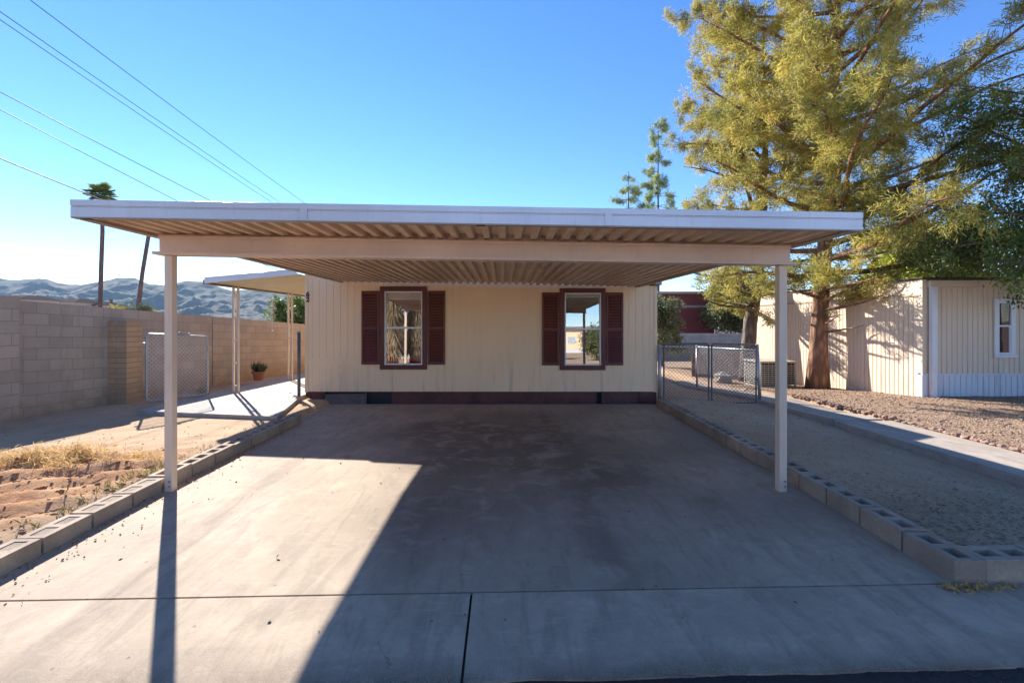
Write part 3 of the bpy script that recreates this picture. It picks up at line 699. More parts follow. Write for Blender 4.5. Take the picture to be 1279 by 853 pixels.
def bar_tilt(mb, x0, x1, y0, y1, z0, z1):
    """box whose bottom and top follow the roof's fall; z0, z1 relative to the roof underside"""
    mb.hexa([(x0, y0, cz(x0) + z0), (x1, y0, cz(x1) + z0), (x1, y1, cz(x1) + z0), (x0, y1, cz(x0) + z0)], [(x0, y0, cz(x0) + z1), (x1, y0, cz(x1) + z1), (x1, y1, cz(x1) + z1), (x0, y1, cz(x0) + z1)])
fa = MB()
bar_tilt(fa, CX0, CX1, CY0 + 0.006, CY0 + 0.012, -0.004, 0.137)
bar_tilt(fa, CX0, CX1, CY0 - 0.004, CY0 + 0.006, 0.088, 0.137); bar_tilt(fa, CX0, CX1, CY0 + 0.001, CY0 + 0.006, 0.078, 0.086); bar_tilt(fa, CX0, CX1, CY0, CY0 + 0.006, -0.004, 0.076)
bar_tilt(fa, CX0, CX1, CY0 + 0.012, CY0 + 0.06, 0.128, 0.137)
fo_ = fa.build('fascia', M['fascia'], cp, bevel=0.002)
for x_ in (-1.62, 0.86):
    sm = MB(); bar_tilt(sm, x_ - 0.03, x_ + 0.03, CY0 - 0.0065, CY0 - 0.0042, -0.004, 0.137); sm.build('splice_plate', M['fascia'], fo_)
for x_ in (-3.40, -0.18, 2.80):
    sm = MB(); bar_tilt(sm, x_ - 0.035, x_ + 0.035, CY0 - 0.004, CY0 + 0.04, -0.019, -0.0145); sm.build('drain_slot', M['black'], fo_)
lip = MB(); bar_tilt(lip, CX0 + 0.004, CX1 - 0.004, CY0 - 0.002, CY0 + 0.055, -0.014, -0.0045); lip.build('fascia_lip', M['gutter'], cp)
for xa, xb, xi in ((CX0, CX0 + 0.012, 1), (CX1 - 0.012, CX1, -1)):
    gt = MB(); bar_tilt(gt, xa, xb, CY0 + 0.013, CY1, -0.012, 0.125)
    if xi > 0: bar_tilt(gt, xb + 0.0005, xb + 0.085, CY0 + 0.06, CY1, -0.012, -0.006)
    else: bar_tilt(gt, xa - 0.085, xa - 0.0005, CY0 + 0.06, CY1, -0.012, -0.006)
    gt.build('side_gutter', M['gutter'], cp)
bm_ = MB(); b0, b1 = -3.335, 2.79
bar_tilt(bm_, b0, b1, PY0 - 0.006, PY0 + 0.004, -0.19, -0.016)
bar_tilt(bm_, b0, b1, PY0 - 0.035, PY0 + 0.09, -0.016, -0.0135)
bar_tilt(bm_, b0, b1, PY0 - 0.02, PY0 - 0.006, -0.045, -0.020)
bar_tilt(bm_, b0 - 0.04, b1 + 0.03, PY0 - 0.05, PY0 + 0.11, -0.205, -0.1905)
bar_tilt(bm_, b0 - 0.04, b1 + 0.03, PY0 - 0.05, PY0 - 0.044, -0.19, -0.178)
bar_tilt(bm_, b0, b1, PY0 + 0.075, PY0 + 0.085, -0.19, -0.017)
bm_.build('beam', M['beam'], cp, bevel=0.003)
for pxc in (-3.255, 2.727):
    po = MB(); po.box(pxc - 0.038, pxc + 0.038, PY0, PY0 + 0.078, -0.01, cz(pxc) - 0.207); q = po.build('post', M['post'], cp, bevel=0.007)
    bo = MB()
    for z in (0.05, 0.10):
        bo = MB(); bo.tube([(pxc + 0.015, PY0 - 0.007, z), (pxc + 0.015, PY0 + 0.002, z)], 0.007, 8); bo.build('bolt', M['galv_dark'], q)
# ------------------------------------------------------------------ patio awning
AX0, AX1, AY0, AY1 = -6.2, HX0 - 0.02, 9.45, 17.0
def az(x): return 2.47 + (x - AX0) * 0.095
aw = thing('patio_awning', 'cream patio awning along the side of the mobile home', 'awning', (-5.4, 12, 0))
def aw_bar(mb, x0, x1, y0, y1, z0, z1):
    mb.hexa([(x0, y0, az(x0) + z0), (x1, y0, az(x1) + z0), (x1, y1, az(x1) + z0), (x0, y1, az(x0) + z0)], [(x0, y0, az(x0) + z1), (x1, y0, az(x1) + z1), (x1, y1, az(x1) + z1), (x0, y1, az(x0) + z1)])
mb = MB(); y = AY0 + 0.02
aw_bar(mb, AX0 + 0.03, AX1, AY0 + 0.02, AY1, 0.0, 0.008)
while y < AY1 - 0.3:
    aw_bar(mb, AX0 + 0.03, AX1, y, y + 0.012, -0.006, 0.0); y += 0.40
mb.build('roof_panel', M['awn'], aw)
mb = MB(); aw_bar(mb, AX0, AX1, AY0, AY0 + 0.018, -0.02, 0.065); aw_bar(mb, AX0, AX1, AY0 - 0.006, AY0 - 0.0005, 0.066, 0.105); aw_bar(mb, AX0, AX1, AY0, AY0 + 0.05, 0.066, 0.10); mb.build('fascia', M['fascia'], aw, bevel=0.002)
mb = MB(); aw_bar(mb, AX0 - 0.05, AX0 + 0.028, AY0 + 0.02, AY1, -0.035, 0.06); mb.build('gutter', M['gutter'], aw)
ad = MB(); yy = AY0 + 0.15
while yy < AY1: aw_bar(ad, AX0 + 0.03, AX0 + 0.05, yy, yy + 0.05, -0.03, -0.007); yy += 0.1
ad.build('gutter_hanger', M['galv_dark'], aw)['kind'] = 'stuff'
def awning_post(x, y):
    z0 = float(patio_z(y)); zt = az(x) - 0.045
    p = MB(); p.box(x - 0.075, x - 0.03, y, y + 0.045, z0, zt); p.box(x + 0.03, x + 0.075, y, y + 0.045, z0, zt); p.box(x - 0.08, x + 0.08, y - 0.01, y + 0.055, z0, z0 + 0.012)
    o = p.build('post', M['post'], aw, bevel=0.004)
    s = MB(); k = 0
    zz = z0 + 0.12
    while zz < zt - 0.1:
        s.box(x - 0.0295, x + 0.0295, y + 0.012, y + 0.03, zz, zz + 0.035); zz += 0.52
    s.build('spacer', M['post'], o)['kind'] = 'stuff'
for x, y in ((-6.06, 10.3), (-6.02, 12.85), (-5.98, 15.6)): awning_post(x, y)

# ------------------------------------------------------------------ block wall
def lotx(y): return -8.30 + 0.073 * (y - 3.0) - 0.1
def wall_strip(name, label, pts, thick, zt, zb, m, cat='wall', group=None, vrow=0.2):
    """pts: plan polyline of the visible face; zt/zb functions of y"""
    mb = MB(); uv = []; u = 0.0
    quads = []
    for i in range(len(pts) - 1):
        (x0, y0), (x1, y1) = pts[i], pts[i + 1]; d = Vector((x1 - x0, y1 - y0, 0)); L = d.length; d.normalize(); nrm = Vector((d.y, -d.x, 0)) * -thick
        a0, a1 = Vector((x0, y0, 0)), Vector((x1, y1, 0)); c0, c1 = a0 + nrm, a1 + nrm
        def q(p, pp, u0, u1):
            b0, b1, t0, t1 = zb(p.y), zb(pp.y), zt(p.y), zt(pp.y); o = len(mb.v)
            mb.v.extend([(p.x, p.y, b0), (pp.x, pp.y, b1), (pp.x, pp.y, t1), (p.x, p.y, t0)]); mb.f.append((o, o + 1, o + 2, o + 3))
            h = t0 - b0; uv.extend([(u0, -h), (u1, -h), (u1, 0), (u0, 0)])
        q(a0, a1, u, u + L); q(c1, c0, u + L, u)
        o = len(mb.v); mb.v.extend([(a0.x, a0.y, zt(a0.y)), (a1.x, a1.y, zt(a1.y)), (c1.x, c1.y, zt(c1.y)), (c0.x, c0.y, zt(c0.y))]); mb.f.append((o, o + 1, o + 2, o + 3)); uv.extend([(u, 0), (u + L, 0), (u + L, 0.19), (u, 0.19)])
        if i == 0: q(c0, a0, 0, thick)
        if i == len(pts) - 2: q(a1, c1, 0, thick)
        u += L
    mb.uv = uv; o = mb.build(name, m)
    return tag(o, label, cat, group) if label else o
ZT = lambda y: 2.0 - 0.047 * (y - 7.7); ZB = lambda y: -0.25 - 0.03 * max(0, y - 8)
PY = 7.30      # pilaster centre
w1 = wall_strip('block_wall', 'short stretch of grey block wall before the pilaster and its dark joint', [(lotx(2.0), 2.0), (lotx(PY - 0.285), PY - 0.285)], 0.2, ZT, ZB, M['wall'], group=None)
w2 = wall_strip('block_wall', 'long grey concrete block wall running from the pilaster past the patio', [(lotx(PY - 0.26), PY - 0.26), (lotx(12.1), 12.1)], 0.2, ZT, ZB, M['wall'])
w3 = wall_strip('block_wall', 'far stretch of grey block wall behind the potted plant', [(lotx(12.13), 12.13), (lotx(22), 22)], 0.2, lambda y: ZT(y) - 0.0, ZB, M['wall'])
def pilaster(name, label, y, w, proud, zt, m):
    """square pier in front of the wall"""
    x = lotx(y) + 0.004; mb = MB(); uv = []
    x0, x1, y0, y1 = x - 0.15, x + proud, y - w / 2, y + w / 2; zb = -0.2
    for (a, b) in (((x0, y0), (x1, y0)), ((x1, y0), (x1, y1)), ((x1, y1), (x0, y1)), ((x0, y1), (x0, y0))):
        o = len(mb.v); L = math.hypot(b[0] - a[0], b[1] - a[1]); h = zt - zb
        mb.v.extend([(*a, zb), (*b, zb), (*b, zt), (*a, zt)]); mb.f.append((o, o + 1, o + 2, o + 3)); uv.extend([(0.01, -h), (0.01 + L, -h), (0.01 + L, 0), (0.01, 0)])
    o = len(mb.v); mb.v.extend([(x0, y0, zt), (x1, y0, zt), (x1, y1, zt), (x0, y1, zt)]); mb.f.append((o, o + 1, o + 2, o + 3)); uv.extend([(0, 0), (.4, 0), (.4, .19), (0, .19)])
    mb.uv = uv; return tag(mb.build(name, m, bevel=0.006), label, 'pillar')
pilaster('block_pilaster', 'grey stacked block pilaster rising slightly above the block wall', PY, 0.42, 0.10, 2.06, M['pilaster'])
pilaster('tan_pillar', 'short tan brick pillar in front of the grey wall beside the open gate', 9.35, 0.40, 0.36, 1.66, M['tanbrick'])

# ------------------------------------------------------------------ chain link
def chain(p0, p1, z0a, z0b, z1a, z1b, m, parent, pitch=0.062, r=0.0021):
    """diamond wire between two plan points; z0/z1 bottom and top at each end"""
    p0 = Vector(p0); p1 = Vector(p1); L = (p1 - p0).length; h = ((z1a - z0a) + (z1b - z0b)) / 2
    d = (p1 - p0).normalized(); nr = Vector((-d.y, d.x)) * 0.0025
    mb = MB()
    def P(u, v, s):
        q = p0 + d * u + nr * s; t = u / L
        return Vector((q.x, q.y, (z0a + (z0b - z0a) * t) + v * ((z1a - z0a) * (1 - t) + (z1b - z0b) * t)))
    k = -h
    while k < L:
        for s in (1, -1):
            # line u = k + h*v ; clipped to 0..L
            a, b = 0.0, 1.0
            if k < 0: a = -k / h
            if k + h > L: b = (L - k) / h
            if b - a > 0.02:
                ua, ub = k + h * a, k + h * b
                if s < 0: ua, ub = L - ua, L - ub
                mb.tube([P(ua, a, s), P(ub, b, s)], r, 4, cap=False)
        k += pitch
    return mb.build('chain_mesh', m, parent)
def gate_leaf(name, label, p0, p1, z0a, z0b, z1a, z1b, mf, mw, r=0.021, pitch=0.078, extra=None):
    p0 = Vector(p0); p1 = Vector(p1)
    t = thing(name, label, 'gate', ((p0.x + p1.x) / 2, (p0.y + p1.y) / 2, z0a))
    A = Vector((p0.x, p0.y, z0a)); B = Vector((p1.x, p1.y, z0b)); C_ = Vector((p1.x, p1.y, z1b)); D_ = Vector((p0.x, p0.y, z1a)); cr = 0.07
    pts = []
    for prev, c, nx_ in ((D_, A, B), (A, B, C_), (B, C_, D_), (C_, D_, A)):
        e0 = (prev - c).normalized() * cr; e1 = (nx_ - c).normalized() * cr
        for q in range(5):
            s = q / 4; pts.append(c + e0 * (1 - s) ** 2 + e1 * s ** 2)
    pts.append(pts[0]); f = MB(); f.tube(pts, r, 8, cap=False); f.build('frame', mf, t, smooth=True)
    chain(p0, p1, z0a, z0b, z1a, z1b, mw, t, pitch, 0.0040)
    if extra: extra(t, A, B, C_, D_)
    return t
def latch(t, A, B, C_, D_):
    m_ = MB(); mid = (C_ + D_) / 2; d = (C_ - D_).normalized()
    m_.tube([mid - d * 0.10 + Vector((0, 0, 0.03)), mid + d * 0.22 + Vector((0, 0, 0.025))], 0.016, 6); m_.tube([mid + Vector((0, 0, 0.0)), mid + Vector((0, 0, 0.07))], 0.02, 6); m_.tube([mid + d * 0.2 + Vector((0, 0, 0)), mid + d * 0.2 + Vector((0, 0, 0.055))], 0.018, 6)
    m_.build('latch', M['galv'], t)
    h_ = MB()
    for z in (0.25, 0.85):
        h_ = MB(); h_.tube([A * (1 - z) + D_ * z + Vector((-0.04, 0, -0.02)), A * (1 - z) + D_ * z + Vector((-0.04, 0, 0.03))], 0.03, 8); h_.build('hinge', M['galv'], t)
gate_leaf('chain_link_gate', 'open galvanised chain link gate standing over the patio edge beside the tan pillar', (-6.83, 8.72), (-6.36, 9.80), 0.11, 0.10, 1.42, 1.33, M['galv'], M['wire'], extra=latch)
gp_ = thing('gate_post', 'grey steel gate post at the house corner by the patio', 'gate post', (-4.37, 9.74, 0.06))
mb = MB(); mb.tube([(-4.365, 9.74, 0.0), (-4.365, 9.74, 1.42)], 0.034, 12); mb.build('pole', M['galv_dark'], gp_, smooth=True)
mb = MB(); mb.lathe([(0.036, 0), (0.036, 0.02), (0.02, 0.035), (0.0005, 0.04)], (-4.365, 9.74, 1.42), 12); mb.build('cap', M['galv'], gp_)
# double gate on the far side of the drive
gz = float(g(9.8))
gate_leaf('chain_link_gate', 'closed weathered chain link gate leaf hung beside the mobile home wall', (3.47, 9.80), (4.44, 9.80), gz + 0.02, gz + 0.02, 1.18, 1.18, M['galv_dark'], M['wire_dark'], 0.019)
gate_leaf('chain_link_gate', 'closed weathered chain link gate leaf meeting the leaning white post', (4.50, 9.80), (5.46, 9.80), gz + 0.02, gz + 0.02, 1.18, 1.16, M['galv_dark'], M['wire_dark'], 0.019)
def post(label, a, b, r, m, capm=True):
    t = thing('fence_post', label, 'fence post', tuple(a)); mb = MB(); mb.tube([a, b], r, 12); mb.build('pole', m, t, smooth=True)
    mb = MB(); mb.lathe([(r + 0.003, -0.005), (r + 0.003, 0.015), (r * 0.5, 0.03), (0.0005, 0.034)], b, 12); mb.build('cap', m, t, smooth=True)
post('square galvanised hinge post fixed to the mobile home corner', (3.375, 9.79, gz - 0.05), (3.375, 9.79, 1.12), 0.036, M['galv'])
post('whitish leaning post at the outer end of the double gate', (5.56, 9.82, gz - 0.05), (5.50, 9.84, 1.14), 0.034, M['galv'])
RP = Vector((5.85, 13.7)); rz0 = gh(5.85, 13.7)
post('slim pale post at the back corner of the chain link pen', (RP.x, RP.y, rz0 - 0.05), (RP.x, RP.y, 0.92), 0.03, M['galv'])
def fence(label, p0, p1, z0a, z0b, z1a, z1b):
    t = thing('chain_link_fence', label, 'fence', ((p0[0] + p1[0]) / 2, (p0[1] + p1[1]) / 2, min(z0a, z0b)))
    mb = MB(); mb.tube([(*p0, z1a), (*p1, z1b)], 0.021, 8); mb.build('top_rail', M['galv'], t, smooth=True)
    mb = MB(); mb.tube([(*p0, z0a + 0.03), (*p1, z0b + 0.03)], 0.005, 6); mb.build('bottom_wire', M['wire'], t)
    chain(p0, p1, z0a + 0.03, z0b + 0.03, z1a, z1b, M['wire'], t, 0.08, 0.003)
fence('chain link fence with bright top rail behind the gate, ending at the house', (3.36, 13.7), (RP.x - 0.03, RP.y), gh(3.4, 13.7), rz0, 0.93, 0.90)
fence('chain link fence with sloping bright rail in front of the brown boards', (RP.x, RP.y - 0.03), (5.52, 9.9), rz0, gz, 0.90, 1.03)

# ------------------------------------------------------------------ neighbour's mobile home
NX, NY = 9.3, 10.06
nb_ = thing('neighbour_mobile_home', 'tan ribbed mobile home with white skirt behind the pine trunk', 'mobile home', (11, 13, -0.2))
zf0, zf1 = 0.47, 2.57
mb = MB(); x = NX + 0.07
while x < 14.4:
    mb.box(x, x + 0.085, NY, NY + 0.03, zf0, zf1 - 0.12); mb.box(x + 0.085, x + 0.115, NY + 0.012, NY + 0.03, zf0, zf1 - 0.12); x += 0.115
mb.box(NX, 14.5, NY + 0.0305, NY + 0.06, -0.3, zf1); mb.build('front_siding', M['siding_nb'], nb_)
mb = MB(); x = NX + 0.02
mb.box(NX - 0.05, NX + 0.06, NY - 0.03, NY + 0.10, -0.3, zf0)
while x < 14.4: mb.box(x + 0.045, x + 0.15, NY - 0.02, NY + 0.0, -0.3, zf0); mb.box(x + 0.15, x + 0.17, NY - 0.008, NY + 0.0, -0.3, zf0); x += 0.125
mb.box(NX - 0.05, 14.5, NY - 0.035, NY + 0.0, zf0 + 0.001, zf0 + 0.04); sk = mb.build('skirting', M['siding_w'], nb_)
mb = MB(); y = NY + 0.11
while y < 17.5:
    mb.box(NX - 0.02, NX + 0.02, y, y + 0.10, -0.7, 2.22); mb.box(NX - 0.008, NX + 0.02, y + 0.10, y + 0.125, -0.7, 2.22); mb.box(NX - 0.02, NX + 0.02, y, y + 0.118, 2.26, 2.58); y += 0.125
mb.box(NX + 0.0205, NX + 0.06, NY + 0.061, 17.6, -0.7, 2.6); mb.build('side_siding', M['siding_nb'], nb_)
mb = MB(); mb.box(NX - 0.04, NX + 0.0, NY + 0.03, 17.6, 2.221, 2.255); mb.build('flashing', simple('tan_flashing', (0.45, 0.33, 0.2), 0.6), nb_)
mb = MB(); mb.box(NX - 0.03, NX + 0.065, NY - 0.015, NY + 0.105, zf0 + 0.041, zf1 + 0.01); mb.build('corner_trim', M['siding_nb'], nb_, bevel=0.004)
mb = MB(); mb.box(NX - 0.06, 14.6, NY - 0.03, 17.7, 2.601, 2.63); rf2 = mb.build('roof', M['roofdark'], nb_)
mb = MB(); mb.box(NX + 0.08, 14.6, NY - 0.09, NY - 0.001, 2.42, 2.54); mb.box(NX + 0.08, 14.6, NY - 0.10, NY - 0.0, 2.541, 2.556); mb.build('eave_gutter', M['siding_nb'], nb_, bevel=0.006)
mb = MB(); mb.box(NX + 0.085, NX + 0.20, NY - 0.13, NY - 0.04, -0.02, 2.42); mb.hexa([(NX - 0.0, NY - 0.36, -0.16), (NX + 0.14, NY - 0.36, -0.16), (NX + 0.2, NY - 0.05, -0.10), (NX + 0.06, NY - 0.05, -0.10)], [(NX - 0.0, NY - 0.36, -0.08), (NX + 0.14, NY - 0.36, -0.08), (NX + 0.2, NY - 0.05, 0.0), (NX + 0.06, NY - 0.05, 0.0)]); mb.build('downspout', M['white'], nb_, bevel=0.006)
wx0, wx1 = at(1240.5, 0, NY).x, at(1266.5, 0, NY).x; wz0, wz1 = at(0, 443, NY).z, at(0, 373.5, NY).z
mb = MB(); b_ = 0.10; y0, y1 = NY - 0.04, NY + 0.0
mb.box(wx0, wx0 + b_, y0, y1, wz0, wz1); mb.box(wx1 - b_, wx1, y0, y1, wz0, wz1); mb.box(wx0 + b_, wx1 - b_, y0, y1, wz1 - b_, wz1); mb.box(wx0 + b_, wx1 - b_, y0, y1, wz0, wz0 + 0.05); mb.box(wx0 - 0.03, wx1 + 0.03, y0 - 0.03, y1, wz0 - 0.06, wz0 - 0.001)
w_ = mb.build('window', M['white'], nb_, bevel=0.004)
mb = MB(); mz = (wz0 + wz1) / 2 + 0.02; mb.box(wx0 + b_, wx1 - b_, NY - 0.03, NY - 0.004, mz - 0.018, mz + 0.018); mb.box(wx1 - b_ - 0.03, wx1 - b_, NY - 0.028, NY - 0.004, wz0 + 0.05, mz - 0.02); mb.build('sash', M['white'], w_)
mb = MB(); yy = NY - 0.014; mb.add([(wx0 + b_, yy, wz0 + 0.05), (wx1 - b_, yy, wz0 + 0.05), (wx1 - b_, yy, wz1 - b_), (wx0 + b_, yy, wz1 - b_)], [(0, 1, 2, 3)]); mb.build('pane', M['glass_dark'], w_)
mb = MB(); yy = NY - 0.003; mb.box(wx0 + b_, wx1 - b_, yy, yy + 0.002, wz0 + 0.05, wz1 - b_); mb.build('curtain', simple('maroon_curtain', (0.09, 0.028, 0.035), 0.9, 0, 0.5, 4, 30), w_)

# air conditioner
ac = thing('air_conditioner', 'beige slatted air conditioner on the dirt beside the neighbour wall', 'air conditioner', (8.1, 13.6, gh(8.1, 13.4)))
az0 = gh(8.1, 13.2) - 0.02; x0, x1, y0, y1 = 7.48, 8.52, 13.2, 14.1; az1 = az0 + 0.78
mb = MB(); mb.box(x0 + 0.03, x1 - 0.03, y0 + 0.03, y1 - 0.03, az0 + 0.1, az1 - 0.06); mb.build('coil', M['black'], ac)
mb = MB()
for xx in (x0, x0 + (x1 - x0) * 0.5 - 0.02, x1 - 0.05):
    mb.box(xx, xx + 0.05, y0, y0 + 0.05, az0 + 0.06, az1 - 0.05)
mb.box(x0, x0 + 0.05, y1 - 0.05, y1, az0 + 0.06, az1 - 0.05); mb.box(x1 - 0.05, x1, y1 - 0.05, y1, az0 + 0.06, az1 - 0.05); mb.box(x0, x1, y0, y1, az0, az0 + 0.06); mb.build('cabinet', M['acmetal'], ac, bevel=0.004)
mb = MB(); mb.box(x0 - 0.015, x1 + 0.015, y0 - 0.015, y1 + 0.015, az1 - 0.049, az1); mb.build('lid', M['acmetal'], ac, bevel=0.006)
mb = MB(); z = az0 + 0.10
while z < az1 - 0.09: mb.box(x0 + 0.05, x1 - 0.05, y0 + 0.008, y0 + 0.024, z, z + 0.022); mb.box(x0 + 0.008, x0 + 0.024, y0 + 0.05, y1 - 0.05, z, z + 0.022); z += 0.06
x = x0 + 0.12
while x < x1 - 0.1: mb.box(x, x + 0.012, y0 + 0.004, y0 + 0.0075, az0 + 0.06, az1 - 0.05); x += 0.11
mb.build('grille', M['acmetal'], ac)
# low brown boards behind the fence
bf = thing('board_fence', 'low reddish brown board fence behind the chain link', 'fence', (8.0, 17.2, -0.5))
for x0_, x1_, nm in ((7.15, 9.1, 'board_panel'),):
    mb = MB(); x = x0_
    while x < x1_:
        zt = 0.46 + random.uniform(-.02, .03); mb.box(x, x + 0.135, 17.2 + random.uniform(0, .008), 17.225, -0.7, zt); x += 0.142
    mb.build(nm, M['wood'], bf, bevel=0.003)
    mb = MB(); mb.box(x0_, x1_, 17.226, 17.26, 0.2, 0.28); mb.box(x0_, x1_, 17.226, 17.26, -0.25, -0.17); mb.build('rail', M['wood'], bf)
rk = MB()
def rockmesh(mb, c, r, sq=0.7, n=9, seed=0):
    rr = random.Random(seed); rows = 6
    vs = []; fs = []
    for i in range(rows + 1):
        ph = math.pi * i / rows - math.pi / 2
        for k in range(n):
            th = 2 * math.pi * k / n; q = r * (0.8 + 0.4 * rr.random()); vs.append((c[0] + q * math.cos(ph) * math.cos(th), c[1] + q * math.cos(ph) * math.sin(th), c[2] + sq * q * math.sin(ph)))
    for i in range(rows):
        for k in range(n): fs.append((i * n + k, i * n + (k + 1) % n, (i + 1) * n + (k + 1) % n, (i + 1) * n + k))
    mb.add(vs, fs)
rockmesh(rk, (7.35, 15.2, gh(7.35, 15.2) + 0.13), 0.30, 0.7, 11, 3); tag(rk.build('boulder', M['rock']), 'pale squarish boulder on sunlit dirt in front of the brown boards', 'boulder')
rk = MB(); rockmesh(rk, (6.15, 9.5, gh(6.15, 9.5) + 0.02), 0.15, 0.6, 9, 5); tag(rk.build('rock', M['rock']), 'dark flat rock at the end of the path beside the leaning gate post', 'rock')

# far structures through the gap
far_w = wall_strip('far_block_wall', 'pale grey block wall beyond the yard below the maroon building', [(4.0, 28.0), (20.0, 28.0)], 0.2, lambda y: 0.93, lambda y: -0.9, M['farblock'])
mbld = thing('maroon_building', 'dark maroon building standing beyond the pale grey wall', 'building', (16, 42, -0.6))
mb = MB(); mb.box(8.5, 18.6, 40, 50, -0.6, 4.1); mb.build('wall', M['maroon_wall'], mbld)
mb = MB(); mb.box(8.3, 18.9, 39.7, 50.2, 4.101, 4.3); mb.build('roof', M['roofpale'], mbld); mb = MB(); mb.box(8.5, 18.6, 39.96, 39.995, 2.9, 3.1); mb.build('band', M['roofpale'], mbld)
shd = thing('white_roofed_shed', 'small shed with pale low roof seen beyond the far wall', 'shed', (31, 62, -0.6))
mb = MB(); mb.box(27, 36, 60, 66, -0.6, 0.45); mb.build('wall', M['siding_nb'], shd)
mb = MB(); mb.hexa([(26.6, 59.6, 0.451), (36.4, 59.6, 0.9), (36.4, 66.3, 0.9), (26.6, 66.3, 0.451)], [(26.6, 59.6, 0.65), (36.4, 59.6, 1.1), (36.4, 66.3, 1.1), (26.6, 66.3, 0.65)]); mb.build('roof', M['white'], shd)

# ------------------------------------------------------------------ plants
def leaf_cloud(P, Dv, size, aspect, spread, per, jitter, droop=0.0):
    """P (N,3) tuft centres, Dv (N,3) outward directions -> blade triangles/quads"""
    N = len(P); n = N * per
    C0 = np.repeat(P, per, 0) + rng.normal(0, jitter, (n, 3)); d = np.repeat(Dv, per, 0) + rng.normal(0, spread, (n, 3)); d[:, 2] -= droop
    d /= np.linalg.norm(d, axis=1)[:, None] + 1e-9
    r = rng.normal(0, 1, (n, 3)); s = np.cross(d, r); s /= np.linalg.norm(s, axis=1)[:, None] + 1e-9
    L = size * rng.uniform(0.65, 1.3, (n, 1)); W = L * aspect
    v = np.stack([C0, C0 + d * L * 0.5 + s * W * 0.5, C0 + d * L, C0 + d * L * 0.5 - s * W * 0.5], 1).reshape(-1, 3)
    f = np.arange(n * 4).reshape(-1, 4)
    return v, f
def grow_tree(name, label, base, trunk_pts, trunk_r, limbs, bark, leafm, size, aspect, per, group=None, sec_step=0.33, sec_len=(0.5, 1.3), tufts=(6, 10), spread=0.8, jitter=0.05, droop=0.0, up=0.25, leafname='crown', bare=0.25, cat='tree', keep=None, dense=1.0, shape=None, bound=None):
    """limbs: list of (height fraction along trunk, azimuth, length, pitch)"""
    t = thing(name, label, cat, base, group)
    mb = MB(); tp = [Vector(p) for p in trunk_pts]
    def trunk_at(s):
        q = s * (len(tp) - 1); i = min(int(q), len(tp) - 2); return tp[i].lerp(tp[i + 1], q - i)
    rr = [trunk_r * (1 - 0.88 * i / (len(tp) - 1)) * (1.25 if i == 0 else 1) for i in range(len(tp))]
    mb.tube(tp, rr, 12)
    P = []; Dv = []
    for (s, azm, L, pitch) in limbs:
        o = trunk_at(s); d = Vector((math.cos(azm) * math.cos(pitch), math.sin(azm) * math.cos(pitch), math.sin(pitch)))
        n = max(5, int(L / 0.3)); pts = [o.copy()]; p = o.copy(); dd = d.copy()
        for k in range(n):
            dd = (dd + Vector((random.gauss(0, .09), random.gauss(0, .09), random.gauss(0, .06) + up * (0.10 if k < n * 0.6 else -0.22)))).normalized()
            p = p + dd * (L / n)
            if bound and not bound(p): break
            pts.append(p.copy())
        if len(pts) < 3: continue
        n = len(pts) - 1; L = L * n / max(5, int(L / 0.3))
        r0 = trunk_r * 0.42 * (1 - 0.7 * s) * min(1, L / 3.5) + 0.012
        mb.tube(pts, [r0 * (1 - 0.85 * k / n) for k in range(n + 1)], 6)
        ns = int(L / sec_step); 
        for q in range(ns):
            u = bare + (1 - bare) * (q + random.random()) / ns; i = min(int(u * n), n - 1); b = pts[i].lerp(pts[i + 1], u * n - i)
            ax = (pts[i + 1] - pts[i]).normalized(); perp = ax.cross(Vector((random.gauss(0, 1), random.gauss(0, 1), random.gauss(0, 1)))).normalized()
            sd_ = (ax * 0.55 + perp * 0.85 + Vector((0, 0, up * 0.3 - droop * 0.5))).normalized(); sl_ = random.uniform(*sec_len) * (1.15 - 0.6 * u)
            sp = [b]; e = sd_.copy(); pp_ = b.copy()
            for k in range(3):
                e = (e + Vector((random.gauss(0, .2), random.gauss(0, .2), random.gauss(0, .15) - droop * 0.25))).normalized(); pp_ = pp_ + e * sl_ / 3; sp.append(pp_.copy())
            if keep and not keep(sp[-1]): continue
            mb.tube(sp, [0.011, 0.008, 0.006, 0.003], 4, cap=False)
            for k in range(max(1, int(random.randint(*tufts) * dense))):
                w = (0.25 + 0.75 * random.random()) * 3; i2 = min(int(w), 2); c = sp[i2].lerp(sp[i2 + 1], w - i2); dv = (sp[i2 + 1] - sp[i2]).normalized()
                side = Vector((random.gauss(0, 1), random.gauss(0, 1), random.gauss(0, 1))).normalized() * random.uniform(0.02, 0.24) * min(1, sl_)
                P.append(c + side); Dv.append(dv * 0.6 + side * 3.0)
    tr_ = mb.build('trunk', bark, t, smooth=True)
    v, f = leaf_cloud(np.array([tuple(p) for p in P]), np.array([tuple(p) for p in Dv]), size, aspect, spread, per, jitter, droop)
    o = mesh_np(leafname, v, f, leafm, t, tuple(base))
    print(name, 'tufts', len(P), 'faces', len(f))
    return t
GA = 2.39996
def limb_set(n, s0, s1, Lf, pf, seed=0, azf=None):
    rr = random.Random(seed); out = []
    for i in range(n):
        s = s0 + (s1 - s0) * (i + 0.5 * rr.random()) / n; a = i * GA + rr.uniform(-.4, .4)
        if azf: a = azf(a, rr)
        out.append((s, a, Lf(s) * rr.uniform(0.75, 1.15), pf(s) + rr.uniform(-.15, .15)))
    return out
